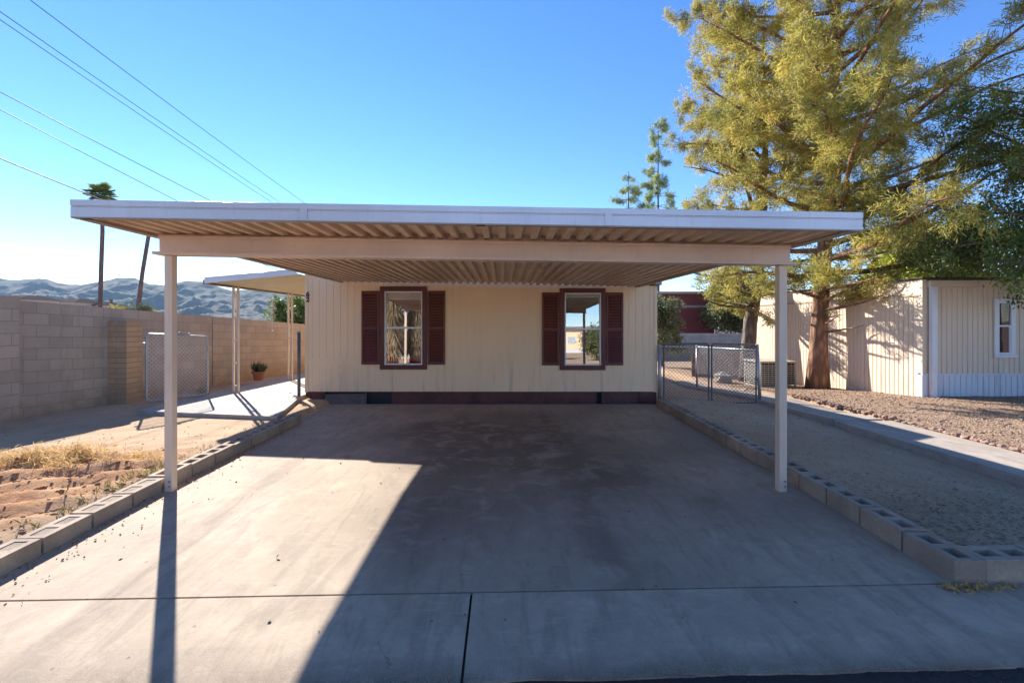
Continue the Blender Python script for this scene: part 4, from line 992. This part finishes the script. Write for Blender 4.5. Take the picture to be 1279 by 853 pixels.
# big pine A
bA = (8.72, 12.6, gh(8.72, 12.6) - 0.05)
tA = [(8.72, 12.6, bA[2]), (8.74, 12.6, 0.8), (8.82, 12.62, 2.2), (8.95, 12.6, 4.2), (9.05, 12.5, 6.4), (9.15, 12.5, 9.0), (9.2, 12.5, 11.8), (9.2, 12.5, 14.5), (9.2, 12.5, 17.0)]
def LA(s): return 4.7 * (1 - 0.6 * max(0, s - 0.72) / 0.28) * (0.82 if s < 0.3 else 1)
def boundA(p): return (p.z > 2.3 or abs(p.x - 8.85) < 0.3) and p.x > 5.3 and not (p.z < 3.0 and p.y > 13.6) and not (p.y < 10.6 and p.z < 3.4) and not (p.x > 9.1 and p.z < 2.9)
lA = limb_set(82, 0.255, 0.97, LA, lambda s: 0.02 + 0.5 * s - (0.25 if s < 0.33 else 0), 3)
def lets_sun(p):   # thin limbs between the sun and the neighbour's wall
    t = (9.3 - p.x) / 1.02; wy, wz = p.y - 1.43 * t, p.z - t
    return not (t > 0.15 and 9.8 < wy < 14.5 and -0.6 < wz < 2.8 and random.random() < 0.62)
def keepA(p):
    if p.z < 2.25 or not lets_sun(p): return False  # drops low sprouts and those blocking sun from the wall; right side sparser
    if p.x > 9.2 + 1.2 and random.random() < 0.42: return False
    if p.y < 10.35 and p.z < 3.2: return False
    if p.x < 5.15 + random.random() * 0.25: return False
    if p.y > 13.0 and p.z < 5.2 and random.random() < 0.75: return False
    return True
lA = [(s_, a_, l_ * (1.28 if math.cos(a_) > 0.25 and s_ > 0.4 else 1.0), p_) for (s_, a_, l_, p_) in lA]
for q in range(16):   # low skirt of branches on the open side
    lA.append((0.165 + 0.007 * q, -2.75 + 2.3 * ((q * 0.618) % 1), random.uniform(1.6, 2.4), random.uniform(-0.02, 0.2)))
pineA = grow_tree('pine_tree', 'tall pine with reddish trunk growing against the tan ribbed wall', bA, tA, 0.25, lA, M['bark'], M['needle'], 0.135, 0.13, 24, sec_step=0.165, tufts=(6, 12), spread=0.85, jitter=0.06, droop=0.12, keep=keepA, bound=boundA, bare=0.12)
bB = (8.45, 15.6, gh(8.45, 15.6) - 0.05)
tB = [bB, (8.42, 15.6, 0.6), (8.5, 15.62, 1.6), (8.7, 15.6, 2.8), (8.85, 15.6, 4.2), (8.95, 15.6, 6), (9.0, 15.6, 8), (8.95, 15.6, 10.0), (8.95, 15.6, 12.0)]
lB = limb_set(46, 0.24, 0.97, lambda s: 4.4 * (1 - 0.6 * max(0, s - 0.5) / 0.5), lambda s: -0.12 + 0.5 * s, 11, lambda a, rr: a if rr.random() < 0.45 else math.pi + rr.uniform(-1.0, 0.9))
for q in range(14):
    lB.append((0.20 + 0.012 * q, math.pi + 1.5 * ((q * 0.618) % 1) - 0.3, random.uniform(1.4, 2.3), random.uniform(-0.25, 0.1)))
pineB = grow_tree('pine_tree', 'pine with grey rough trunk rising behind the chain link gate', bB, tB, 0.27, lB, M['bark_grey'], M['needle'], 0.15, 0.14, 22, sec_step=0.20, tufts=(6, 11), spread=0.75, jitter=0.06, keep=lambda p: lets_sun(p) and p.x > 6.35 + random.random() * 0.3 and not (p.z < 2.6 and p.x < 7.2) and not (p.z < 6.5 and p.y > 16.0 and random.random() < 0.6), bound=lambda p: p.x > 6.5 and not (p.z < 2.0), bare=0.15)
# dark tree hanging in from the side
bC = (12.6, 8.4, gh(12.6, 8.4) - 0.05)
tC = [bC, (12.6, 8.4, 1.2), (12.5, 8.5, 2.4), (12.4, 8.7, 3.6), (12.3, 8.8, 4.8), (12.2, 8.9, 6.2)]
lC = limb_set(34, 0.42, 0.98, lambda s: 3.3 - 1.2 * max(0, s - 0.6), lambda s: 0.1 + 0.35 * s, 5, lambda a, rr: a if rr.random() < 0.35 else math.pi + rr.uniform(-1.1, 1.1))
def keepC(p): return not (p.z < 2.65 and p.y > 9.85) and p.x > (8.75 if p.z < 3.5 else 9.0 + random.random() * 0.5) 
lC += [(0.52 + 0.03 * q, math.pi - 0.16 + 0.07 * q, 3.7, -0.12 + 0.04 * q) for q in range(4)]
grow_tree('shade_tree', 'dark green drooping tree overhanging the tan roof edge', bC, tC, 0.2, lC, M['bark_grey'], M['leaf_dark'], 0.085, 0.42, 15, sec_step=0.24, sec_len=(0.5, 1.2), tufts=(6, 10), spread=0.9, jitter=0.09, droop=0.55, up=0.1, keep=keepC)
def bushy(name, label, base, h, rad, leafm, size, seed, n=36, trunk_r=0.12, per=12, asp=0.45, s0=0.3, group=None, cat='tree', dense=1.0, low=0.35, step=0.3):
    b = Vector(base); tp = [b, b + Vector((0.05, 0, h * 0.3)), b + Vector((0.0, 0.05, h * 0.6)), b + Vector((0.02, 0, h * 0.85))]
    li = limb_set(n, s0, 0.98, lambda s: rad * (1.05 - 0.55 * abs(s - 0.55)), lambda s: low * 0.2 + 0.9 * s - 0.15, seed)
    return grow_tree(name, label, tuple(base), tp, trunk_r, li, M['bark_grey'], leafm, size, asp, per, group, step, (0.3 * rad, 0.55 * rad), (7, 11), 0.9, size * 0.9, 0.1, 0.2, cat=cat, dense=dense)
bushy('lime_tree', 'bright yellow green bushy tree behind the tan mobile home roof', (18.4, 19.5, -0.5), 6.0, 2.3, M['leaf_lime'], 0.15, 21, 46, 0.16, 16, 0.5, 0.45, low=0.2)
bushy('far_tree', 'greyish green tree in the gap beyond the far block wall', (19.5, 37, -0.6), 5.0, 2.6, M['leaf_far'], 0.28, 22, 30, 0.15, 12)
bushy('far_tree', 'olive tree standing just behind the mobile home corner', (7.7, 22, -0.5), 3.2, 0.9, M['leaf_far'], 0.14, 23, 30, 0.1, 14)
bushy('evergreen_shrub', 'dark green leafy shrub behind the block wall by the awning', (-9.3, 21, -0.6), 2.9, 1.35, M['leaf_dark'], 0.15, 24, 40, 0.1, 16, 0.5, 0.1, cat='shrub')
bushy('yellow_bush', 'yellow flowering bush top showing over the block wall between the palms', (-33.5, 41, -0.6), 2.6, 2.0, M['yellowbush'], 0.25, 25, 34, 0.1, 12, 0.5, 0.1, cat='bush')
# two slim conifers
def conifer(label, x, y, ztop, rad, seed, z0=-0.6):
    b = Vector((x, y, z0)); tp = [b.lerp(Vector((x, y, ztop)), k / 8) for k in range(9)]; rr = random.Random(seed); li = []
    zz = 9.0
    while zz < ztop - 0.3:
        for k in range(rr.randint(3, 5)):
            s = (zz - z0) / (ztop - z0); li.append((min(s, .99), rr.uniform(0, 6.28), rad * (1.15 - 0.75 * (zz - 9) / (ztop - 9)) * rr.uniform(0.5, 1.2), rr.uniform(-.15, .15)))
        zz += rr.uniform(0.55, 1.15)
    grow_tree('slim_conifer', label, tuple(b), tp, 0.17, li, M['bark_grey'], M['leaf_con'], 0.34, 0.11, 20, None, 0.33, (0.25, 0.55), (4, 7), 0.8, 0.1, 0.15, 0.05, bare=0.45)
conifer('taller slim conifer with sparse tiers rising beyond the carport roof', at(822, 0, 40).x, 40, 19.4, 1.6, 4)
conifer('shorter slim conifer beside the taller one beyond the carport roof', at(785, 0, 38).x, 38, 14.2, 1.35, 9)

# palms
def fan_palm(label, pts, r, m_head, seed, crown_r=2.0, skirt=0.0, group=None):
    rr = random.Random(seed); t = thing('fan_palm', label, 'palm', tuple(pts[0]), group)
    mb = MB(); mb.tube(pts, [r * (1.25 if i == 0 else 1 - 0.25 * i / len(pts)) for i in range(len(pts))], 10); mb.build('trunk', M['palmbark'], t, smooth=True)
    def fronds(n, lo, hi, m, name, sc, off=0.0):
        f = MB(); c = Vector(pts[-1]) + Vector((0, 0, off))
        for i in range(n):
            a = i * GA; el = rr.uniform(lo, hi); d = Vector((math.cos(a) * math.cos(el), math.sin(a) * math.cos(el), math.sin(el))); s = d.cross(Vector((0, 0, 1)))
            if s.length < 0.05: s = Vector((1, 0, 0))
            s.normalize(); L = sc * rr.uniform(0.12, 0.6); hub = c + d * L; f.tube([c, hub], 0.02, 4, cap=False)
            for k in range(15):
                th = -1.25 + 2.5 * k / 14; e = (d * math.cos(th) + s * math.sin(th)).normalized(); l2 = sc * rr.uniform(0.4, 0.52); w = d.cross(s) * 0.0 + (s * math.cos(th) - d * math.sin(th)) * 0.085 * sc / 2
                tip = hub + e * l2 - Vector((0, 0, 0.12 * l2)); mid_ = hub + e * l2 * 0.5
                f.add([hub, mid_ + w, tip, mid_ - w], [(0, 1, 2, 3)])
        f.build(name, m, t)
    fronds(60, -0.6, 1.35, m_head, 'crown', crown_r)
    if skirt:
        f = MB()
        for k in range(int(skirt)):
            for i in range(14):
                a = i * GA + k; d = Vector((math.cos(a), math.sin(a), 0)); s_ = Vector((-d.y, d.x, 0)); hub = Vector(pts[-1]) + Vector((0, 0, -0.15 - 0.55 * k)) + d * r * 1.1; L = crown_r * rr.uniform(0.45, 0.65)
                for q in range(9):
                    th = -0.5 + q / 8; e = (Vector((0, 0, -1)) * math.cos(th) + s_ * math.sin(th) + d * rr.uniform(0.25, 0.5)).normalized(); w = s_ * 0.035
                    f.add([hub, hub + e * L * 0.5 + w, hub + e * L, hub + e * L * 0.5 - w], [(0, 1, 2, 3)])
        f.build('dead_fronds', M['palm_dead'], t)
    return t
D1 = 60.0
fan_palm('tall fan palm with its green head just above the carport roof', [at(124.5, 420, D1), at(125, 383, D1), at(126.5, 330, D1), at(128, 290, D1), at(127.5, 262, D1), at(127, 245, D1)], 0.26, M['palm'], 2, 2.1, 0)
fan_palm('leaning fan palm whose head is hidden by the carport roof', [at(170, 425, D1), at(172.5, 385, D1), at(178, 340, D1), at(185, 298, D1), at(190, 268, D1)], 0.26, M['palm'], 3, 1.35, 0)
# distant pole
up_ = thing('utility_pole', 'short wooden utility pole standing between the two palms', 'utility pole', tuple(at(139, 405, 90)))
mb = MB(); mb.tube([at(139, 410, 90), at(139, 373.5, 90)], 0.2, 8); mb.build('pole', M['palmbark'], up_); mb = MB(); a_, b_ = at(137, 375.5, 90), at(141.2, 375.5, 90); mb.box(a_.x, b_.x, 89.8, 89.95, a_.z - .1, a_.z + .1); mb.build('crossarm', M['palmbark'], up_)
# pale houses beyond the wall
for i, (p0, p1, pt, D_, lab) in enumerate(((-40, 22, 371.5, 95, 'pale pinkish house roof just above the block wall before the pilaster'), (52, 92, 375.5, 110, 'low whitish house roof above the block wall after the pilaster'), (96, 121, 379.5, 115, 'thin pale house roof beside the tall palm trunk'))):
    h_ = thing('distant_house', lab, 'house', tuple(at((p0 + p1) / 2, 405, D_))); a_, b_ = at(p0, pt + 2, D_), at(p1, pt + 2, D_)
    mb = MB(); mb.box(a_.x, b_.x, D_, D_ + 9, -1.0, a_.z); mb.build('wall', M['mtnhouse'], h_)
    mb = MB(); zt = at(0, pt, D_).z; mb.hexa([(a_.x - .5, D_ - .5, a_.z + .01), (b_.x + .5, D_ - .5, a_.z + .01), (b_.x + .5, D_ + 9.5, a_.z + .01), (a_.x - .5, D_ + 9.5, a_.z + .01)], [(a_.x + 1, D_ + 3, zt + .6), (b_.x - 1, D_ + 3, zt + .6), (b_.x - 1, D_ + 6, zt + .6), (a_.x + 1, D_ + 6, zt + .6)]); mb.build('roof', M['farroof'], h_)

# power lines
WIRES = [((37, 0), (375, 250), -12.0, 'topmost power line, set apart above the pair'), ((0, 15), (345, 250), -13.0, 'upper power line of the close pair'), ((0, 25), (335, 250), -13.5, 'lower power line of the close pair'),
         ((0, 115), (255, 247), -12.0, 'thin power line below the close pair'), ((0, 137), (213, 247), -12.6, 'faint thin power line, second from the bottom'), ((0, 198), (110, 243), -11.5, 'thick black cable, lowest of the overhead lines, passing the palm head')]
for (a, b, xw, lab) in WIRES:
    Da = xw / ((a[0] - CX) / F); pa_ = at(a[0], a[1], Da); Db = xw / ((b[0] - CX) / F); pb_ = at(b[0], b[1], Db)
    sl_ = (pb_.z - pa_.z) / (Db - Da); curv = 0.0009
    def zw(y): return pa_.z + sl_ * (y - Da) + curv * (y - Da) * (y - Db)
    pts = [(xw, y, zw(y)) for y in np.linspace(-14, 70, 60)]
    mb = MB(); mb.tube(pts, 0.011 if 'black' not in lab else 0.014, 6); tag(mb.build('power_line', M['cable'], smooth=True), lab, 'power line', 'overhead power lines')

# potted plant
px_, py_ = -6.85, 12.75; pz = gh(px_, py_) if gh(px_, py_) > patio_z(py_) else float(patio_z(py_))
pot = thing('potted_plant', 'small green plant in a terracotta pot by the block wall', 'potted plant', (px_, py_, pz))
mb = MB(); mb.lathe([(0.0005, 0), (0.11, 0), (0.15, 0.2), (0.175, 0.2), (0.175, 0.25), (0.15, 0.25), (0.145, 0.2), (0.0005, 0.2)], (px_, py_, pz), 20); mb.build('pot', M['terracotta'], pot, smooth=False)
Pp = np.array([[px_ + random.gauss(0, .05), py_ + random.gauss(0, .05), pz + 0.22 + random.random() * 0.05] for _ in range(60)]); Dd = np.array([[random.gauss(0, .6), random.gauss(0, .6), 1.0] for _ in range(60)])
v, f = leaf_cloud(Pp, Dd, 0.22, 0.12, 0.3, 5, 0.02); mesh_np('foliage', v, f, M['leaf_far'], pot, (px_, py_, pz))
# small dry weed by the wall, weeds at the kerb
wd = [( -6.85 + random.gauss(0, .05), 10.35 + random.gauss(0, .05)) for _ in range(25)]
Pw = np.array([[x, y, gh(x, y)] for x, y in wd]); Dw = np.array([[random.gauss(0, .5), random.gauss(0, .5), 1.0] for _ in wd])
v, f = leaf_cloud(Pw, Dw, 0.22, 0.10, 0.25, 4, 0.02); tag(mesh_np('weed', v, f, M['yellowbush'], None, tuple(Pw[0])), 'small yellowish dry weed beyond the open gate', 'weed')
wd = []
for _ in range(90):
    y = random.choice([random.gauss(4.75, .25), random.gauss(4.1, 0.5), random.uniform(3, 7)]); x = float(XL(y)) - 0.2 - abs(random.gauss(0, .09)); wd.append((x, y))
Pw = np.array([[x, y, gh(x, y)] for x, y in wd]); Dw = np.array([[random.gauss(0, .8), random.gauss(0, .8), 0.7] for _ in wd])
v, f = leaf_cloud(Pw, Dw, 0.07, 0.12, 0.5, 6, 0.02); stuff(mesh_np('weeds', v, f, M['weed'], None, (0, 0, 0)))
# dead grass clump
Pg = []; Dg = []
TUFTS = [(random.gauss(-4.8, .5), random.gauss(4.98, .12), random.uniform(.03, .10)) for _ in range(24)] + [(-5.05, 5.0, .13), (-4.9, 5.02, .12)]
for _ in range(1100):
    x = -4.75 + random.gauss(0, .42); y = 4.98 + random.gauss(0, .15); z = gh(x, y); c = random.choice(TUFTS); x = c[0] + random.gauss(0, c[2]); y = c[1] + random.gauss(0, c[2] * 0.7)
    Pg.append((x, y, gh(x, y) - 0.01)); Dg.append((random.gauss(0, .8), random.gauss(0, .7), random.uniform(0.2, 0.9)))
v, f = leaf_cloud(np.array(Pg), np.array(Dg), 0.065, 0.08, 1.3, 14, 0.045, 0.1)
dg = mesh_np('dry_grass', v, f, M['deadgrass'], None, (-4.75, 4.98, 0)); tag(dg, 'dead straw coloured grass heap on the sunlit dirt', 'grass heap')
# loose clods, pebbles, leaf litter
def scatter_stones(name, n, fn, rmin, rmax, m):
    vs = []; fs = []
    base = np.array([[0, 0, -.5], [1, 0, 0], [0.3, 0.9, 0], [-.8, .6, 0], [-.8, -.6, 0], [0.3, -.95, 0], [0, 0, .65]])
    tri = np.array([[0, 2, 1], [0, 3, 2], [0, 4, 3], [0, 5, 4], [0, 1, 5], [6, 1, 2], [6, 2, 3], [6, 3, 4], [6, 4, 5], [6, 5, 1]])
    k = 0
    while k < n:
        p = fn()
        if p is None: continue
        x, y = p; r = rmin + (rmax - rmin) * random.random() ** 3; a = random.random() * 6.28; c, s = math.cos(a), math.sin(a)
        b = base * (r * np.array([random.uniform(.7, 1.3), random.uniform(.7, 1.3), random.uniform(.5, 1.0)])) + rng.normal(0, r * 0.1, base.shape)
        b = np.stack([b[:, 0] * c - b[:, 1] * s + x, b[:, 0] * s + b[:, 1] * c + y, b[:, 2] + gh(x, y) + r * 0.15], 1)
        vs.append(b); fs.append(tri + 7 * k); k += 1
    return stuff(mesh_np(name, np.concatenate(vs), np.concatenate(fs), m))
def in_grav():
    y = 3.2 + 10.5 * random.random() ** 1.3; x = float(XP(y)) + PW + random.random() * 5; 
    if x > 9.2 and y > 9.95: return None
    return x, y
scatter_stones('gravel', 5500, in_grav, 0.008, 0.035, M['pinkstone'])
def in_red():
    x = random.uniform(-5.6, -3.5); y = random.gauss(4.1, .75)
    if y < 3.1 or x > XL(y) - 0.2: return None
    return x, y
scatter_stones('clods', 700, in_red, 0.005, 0.032, simple('red_clods', (0.50, 0.27, 0.13), 0.95, 0, 0.4, 6, 60, 0.6))
def in_left():
    y = random.uniform(3, 14); x = random.uniform(-8.0, -3.4)
    if x > XL(y) - 0.2 or (x > -6.7 and y > 7.3): return None
    return x, y
scatter_stones('pebbles', 1600, in_left, 0.004, 0.016, M['rock'])
def in_right():
    y = random.uniform(3.2, 13); x = random.uniform(3.1, 6)
    if x < XR(y) + 0.22 or (y < 9.5 and x > XP(y) - 0.03): return None
    return x, y
scatter_stones('pebbles', 1200, in_right, 0.004, 0.016, M['rock'])
def litter(name, n, fn, size, m):
    P = []; 
    while len(P) < n:
        p = fn()
        if p: P.append((p[0], p[1], gh(*p) + 0.006))
    P = np.array(P); Dv = np.stack([rng.normal(0, 1, n), rng.normal(0, 1, n), np.abs(rng.normal(0, .15, n))], 1)
    v, f = leaf_cloud(P, Dv, size, 0.16, 0.05, 1, 0.0); return stuff(mesh_np(name, v, f, m))
litter('fallen_leaves', 15000, in_grav, 0.038, M['litter'])
litter('fallen_leaves', 1500, in_right, 0.035, M['litter'])
def in_front():
    y = 3.15 + abs(random.gauss(0, .7)); x = random.uniform(3.1, 5.1); return (x, y) if x > XR(y) + .22 and x < XP(y) - .05 else None
litter('fallen_leaves', 2200, in_front, 0.035, simple('grey_litter', (0.30, 0.22, 0.13), 0.95, 0, 0.6, 9, 60, 0))
# edging stones along the path
es = MB(); rockmesh(es, (0, 0, 0.02), 0.055, 0.75, 8, 8); e0 = es.build('edging_stone', M['pinkstone'], origin=(0, 0, 0))
for i in range(46):
    y = 4.6 + 0.125 * i + random.uniform(-.02, .02); x = float(XP(y)) + PW + 0.06 + random.uniform(-.02, .02); o = e0 if i == 0 else e0.copy()
    if i: COL.objects.link(o)
    o.location = (x, y, gh(x, y) + 0.01); s = random.uniform(.7, 1.25); o.scale = (s, s, s * random.uniform(.7, 1)); o.rotation_euler = (0, 0, random.random() * 6)
    tag(o, 'small pinkish stone in the row edging the concrete path', 'stone', 'stones edging the path')

# ------------------------------------------------------------------ mountains
ridge = [(-400, 352), (-200, 344), (-100, 346), (0, 347), (28, 348.5), (58, 347), (72, 352), (100, 355), (122, 351), (148, 345.5), (170, 347), (187, 355), (210, 355.5), (235, 350), (252, 350.5), (270, 356), (290, 362), (320, 360), (350, 366), (390, 372), (450, 378), (520, 384), (640, 390), (760, 394), (900, 396)]
rp = np.array([r[0] for r in ridge], float); rz_ = np.array([402 - r[1] for r in ridge], float)
MD = 2300.0
us = np.linspace(-400, 900, 620); vs_ = np.linspace(0, 1, 110)
V = np.zeros((len(vs_), len(us), 3))
for j, w in enumerate(vs_):
    D_ = 1250 + (MD - 1250) * w if w <= 0.8 else 1250 + (MD - 1250) * 0.8 + (w - 0.8) * 2500
    for i, u in enumerate(us):
        x = (u - CX) / F * (1250 + (MD - 1250) * min(w, 0.8)); top = np.interp(u, rp, rz_) / F * (1250 + (MD - 1250) * 0.8)
        n_ = noise.fractal(Vector((x * 0.009, D_ * 0.007, 1.0)), 0.75, 2.1, 7); n2_ = noise.ridged_multi_fractal(Vector((x * 0.0065, D_ * 0.0035, 4.0)), 0.85, 2.1, 6, 1.0, 2.0)
        if w <= 0.8:
            k = w / 0.8; env = top * (0.10 * k + 0.90 * k ** 2.0); z = env + (n_ * 22 + (n2_ - 1.0) * 17) * 4 * k * (1 - k) * (top / 150) + n_ * 5.0 * k
        else: z = top * (1 - (w - 0.8) / 0.2 * 0.9)
        V[j, i] = (x, D_, z - 1.2)
ii = np.arange(len(us) * len(vs_)).reshape(len(vs_), len(us))
ff = np.stack([ii[:-1, :-1], ii[:-1, 1:], ii[1:, 1:], ii[1:, :-1]], -1).reshape(-1, 4)
structure(mesh_np('mountains', V.reshape(-1, 3), ff, M['mountain'], smooth=True))

# ------------------------------------------------------------------ street behind the viewer (seen in the window glass)
bushy('street_tree', 'round olive tree across the street reflected in the window', (7.5, -16, -0.1), 1.9, 1.3, M['leaf_far'], 0.2, 31, 34, 0.15, 12, group=None)
bushy('street_tree', 'broad olive tree across the street beside the pale trailer', (12.5, -17.5, -0.1), 3.3, 2.2, M['leaf_far'], 0.22, 32, 34, 0.15, 12)
bushy('street_tree', 'low dry tree across the street opposite the drive', (2.0, -16, -0.1), 2.8, 1.7, M['leaf_far'], 0.2, 33, 30, 0.13, 12)
hz = thing('pale_trailer', 'pale white trailer parked across the street', 'trailer', (8.6, -11, 0))
mb = MB(); mb.box(7.2, 10.2, -13.5, -11, 0.5, 2.1); mb.build('body', M['white'], hz, bevel=0.12)
mb = MB(); mb.box(7.6, 8.5, -10.99, -10.96, 1.25, 1.75); mb.build('window', M['glass_dark'], hz)
for x in (8.0, 9.4):
    mb = MB(); mb.tube([(x, -11.25, 0.3), (x, -10.98, 0.3)], 0.3, 18); mb.build('wheel', M['black'], hz)
fan_palm('shaggy fan palm across the street with dead frond skirt', [(-7.0, -9.0, -0.1), (-7.0, -9.0, 3.0), (-6.95, -9.0, 6.4)], 0.35, M['palm'], 8, 2.4, 10)
fan_palm('second shaggy fan palm across the street, taller trunk', [(-5.7, -10.2, -0.1), (-5.7, -10.2, 3.2), (-5.65, -10.2, 7.0)], 0.35, M['palm'], 12, 2.4, 11)
bushy('street_tree', 'dense tree behind the shaggy palms across the street', (-12.5, -18, -0.1), 5.6, 3.4, M['leaf_far'], 0.24, 36, 34, 0.15, 12)

# ------------------------------------------------------------------ air
hz_m = bpy.data.materials.new('haze_air'); hz_m.use_nodes = True; ht = hz_m.node_tree; ht.nodes.clear()
pv = ht.nodes.new('ShaderNodeVolumePrincipled'); pv.inputs['Color'].default_value = (0.45, 0.70, 1.0, 1); pv.inputs['Density'].default_value = 0.00006; pv.inputs['Anisotropy'].default_value = 0.2
oo = ht.nodes.new('ShaderNodeOutputMaterial'); ht.links.new(pv.outputs[0], oo.inputs['Volume'])
mb = MB(); mb.box(-4600, 4600, -4500, 4600, -4.0, 330); stuff(mb.build('haze', hz_m))

# homes across the street, added so their sunlit walls bounce light onto the facade
for i, (x0, x1, y, h, m_, lab) in enumerate(((-34, -19, -17, 3.1, 'siding', 'long cream mobile home added across the street beyond the shaggy palms'), (-15, -1, -18.5, 3.0, 'white', 'long white mobile home added across the street facing the drive'), (6, 24, -44, 3.0, 'siding', 'cream mobile home added far across the street, behind the pale trailer'), (21, 36, -18, 3.1, 'white', 'white mobile home added across the street, farthest along the road'))):
    h_ = thing('mobile_home', lab, 'mobile home', ((x0 + x1) / 2, y, -0.1))
    mb = MB(); mb.box(x0, x1, y - 7, y, 0.35, h); mb.build('wall', M[m_], h_)
    mb = MB(); mb.box(x0 + .02, x1 - .02, y - 6.9, y - 0.03, -0.1, 0.349); mb.build('skirting', M['siding_w'], h_)
    mb = MB(); mb.hexa([(x0 - .3, y + .3, h + .01), (x1 + .3, y + .3, h + .01), (x1 + .3, y - 7.3, h + .01), (x0 - .3, y - 7.3, h + .01)], [(x0 - .3, y - 3.2, h + .7), (x1 + .3, y - 3.2, h + .7), (x1 + .3, y - 3.8, h + .7), (x0 - .3, y - 3.8, h + .7)]); mb.build('roof', M['roofpale'], h_)
    for q in (0.2, 0.5, 0.8):
        xx = x0 + (x1 - x0) * q; f_ = MB(); f_.box(xx - .6, xx + .6, y + 0.001, y + .04, 1.1, 2.2); wo_ = f_.build('window', M['vinyl'], h_)
        f_ = MB(); f_.box(xx - .54, xx + .54, y + 0.041, y + .05, 1.16, 2.14); f_.build('pane', M['glass_dark'], wo_)

# white spinner under the awning edge
wsx, wsy = -6.16, 12.15; ws = thing('wind_spinner', 'white spiral wind spinner hanging from the awning edge above the wall', 'wind spinner', (wsx, wsy, 1.5))
mb = MB(); mb.tube([(wsx, wsy, az(wsx) - 0.03), (wsx, wsy, 1.45)], 0.004, 5); mb.build('string', M['white'], ws)
mb = MB()
for k in range(15):
    z = 2.24 - 0.042 * k; rr_ = 0.03 + 0.075 * math.sin(math.pi * (k + 1) / 16); a = k * 0.62
    mb.hexa([(wsx + rr_ * math.cos(a + q), wsy + rr_ * math.sin(a + q), z) for q in (0.25, 2.9, 3.4, 5.9)], [(wsx + rr_ * math.cos(a + q), wsy + rr_ * math.sin(a + q), z + 0.012) for q in (0.25, 2.9, 3.4, 5.9)])
sp_ = mb.build('spiral_vane', M['vinyl'], ws); sp_['kind'] = 'stuff'
mb = MB(); mb.lathe([(0.0005, -0.035), (0.025, -0.025), (0.035, 0), (0.025, 0.025), (0.0005, 0.035)], (wsx, wsy, 1.42), 12); mb.build('ball', M['vinyl'], ws, smooth=True)
# specks and leaves lying on the concrete
def on_drive():
    y = random.uniform(2.2, 9.5); x = random.uniform(-3.2, 3.2)
    return (x, y) if XL(y) + .05 < x < XR(y) - .05 else None
def slab_scatter(name, n, fn, size, m, asp=0.5, flat=0.15):
    P = []
    while len(P) < n:
        p = fn()
        if p: P.append((p[0], p[1], float(g(p[1])) + 0.004))
    P = np.array(P); Dv = np.stack([rng.normal(0, 1, n), rng.normal(0, 1, n), np.abs(rng.normal(0, flat, n))], 1)
    v, f = leaf_cloud(P, Dv, size, asp, 0.05, 1, 0.0); return stuff(mesh_np(name, v, f, m))
slab_scatter('drive_debris', 90, on_drive, 0.03, M['litter'])
def by_corner():
    x = 2.85 + random.expovariate(1 / 0.35) - 0.12; return (x, 2.84 + 0.012 * (x - 2.8) - abs(random.gauss(0, .03))) if x < 6 else None
slab_scatter('fallen_leaves', 220, by_corner, 0.04, M['deadgrass'], 0.35, 0.3)
def by_left():
    y = random.uniform(2.2, 7); return float(XL(y)) + 0.02 + random.expovariate(1 / 0.12), y
slab_scatter('drive_debris', 420, by_left, 0.018, M['litter'], 0.7, 0.3)
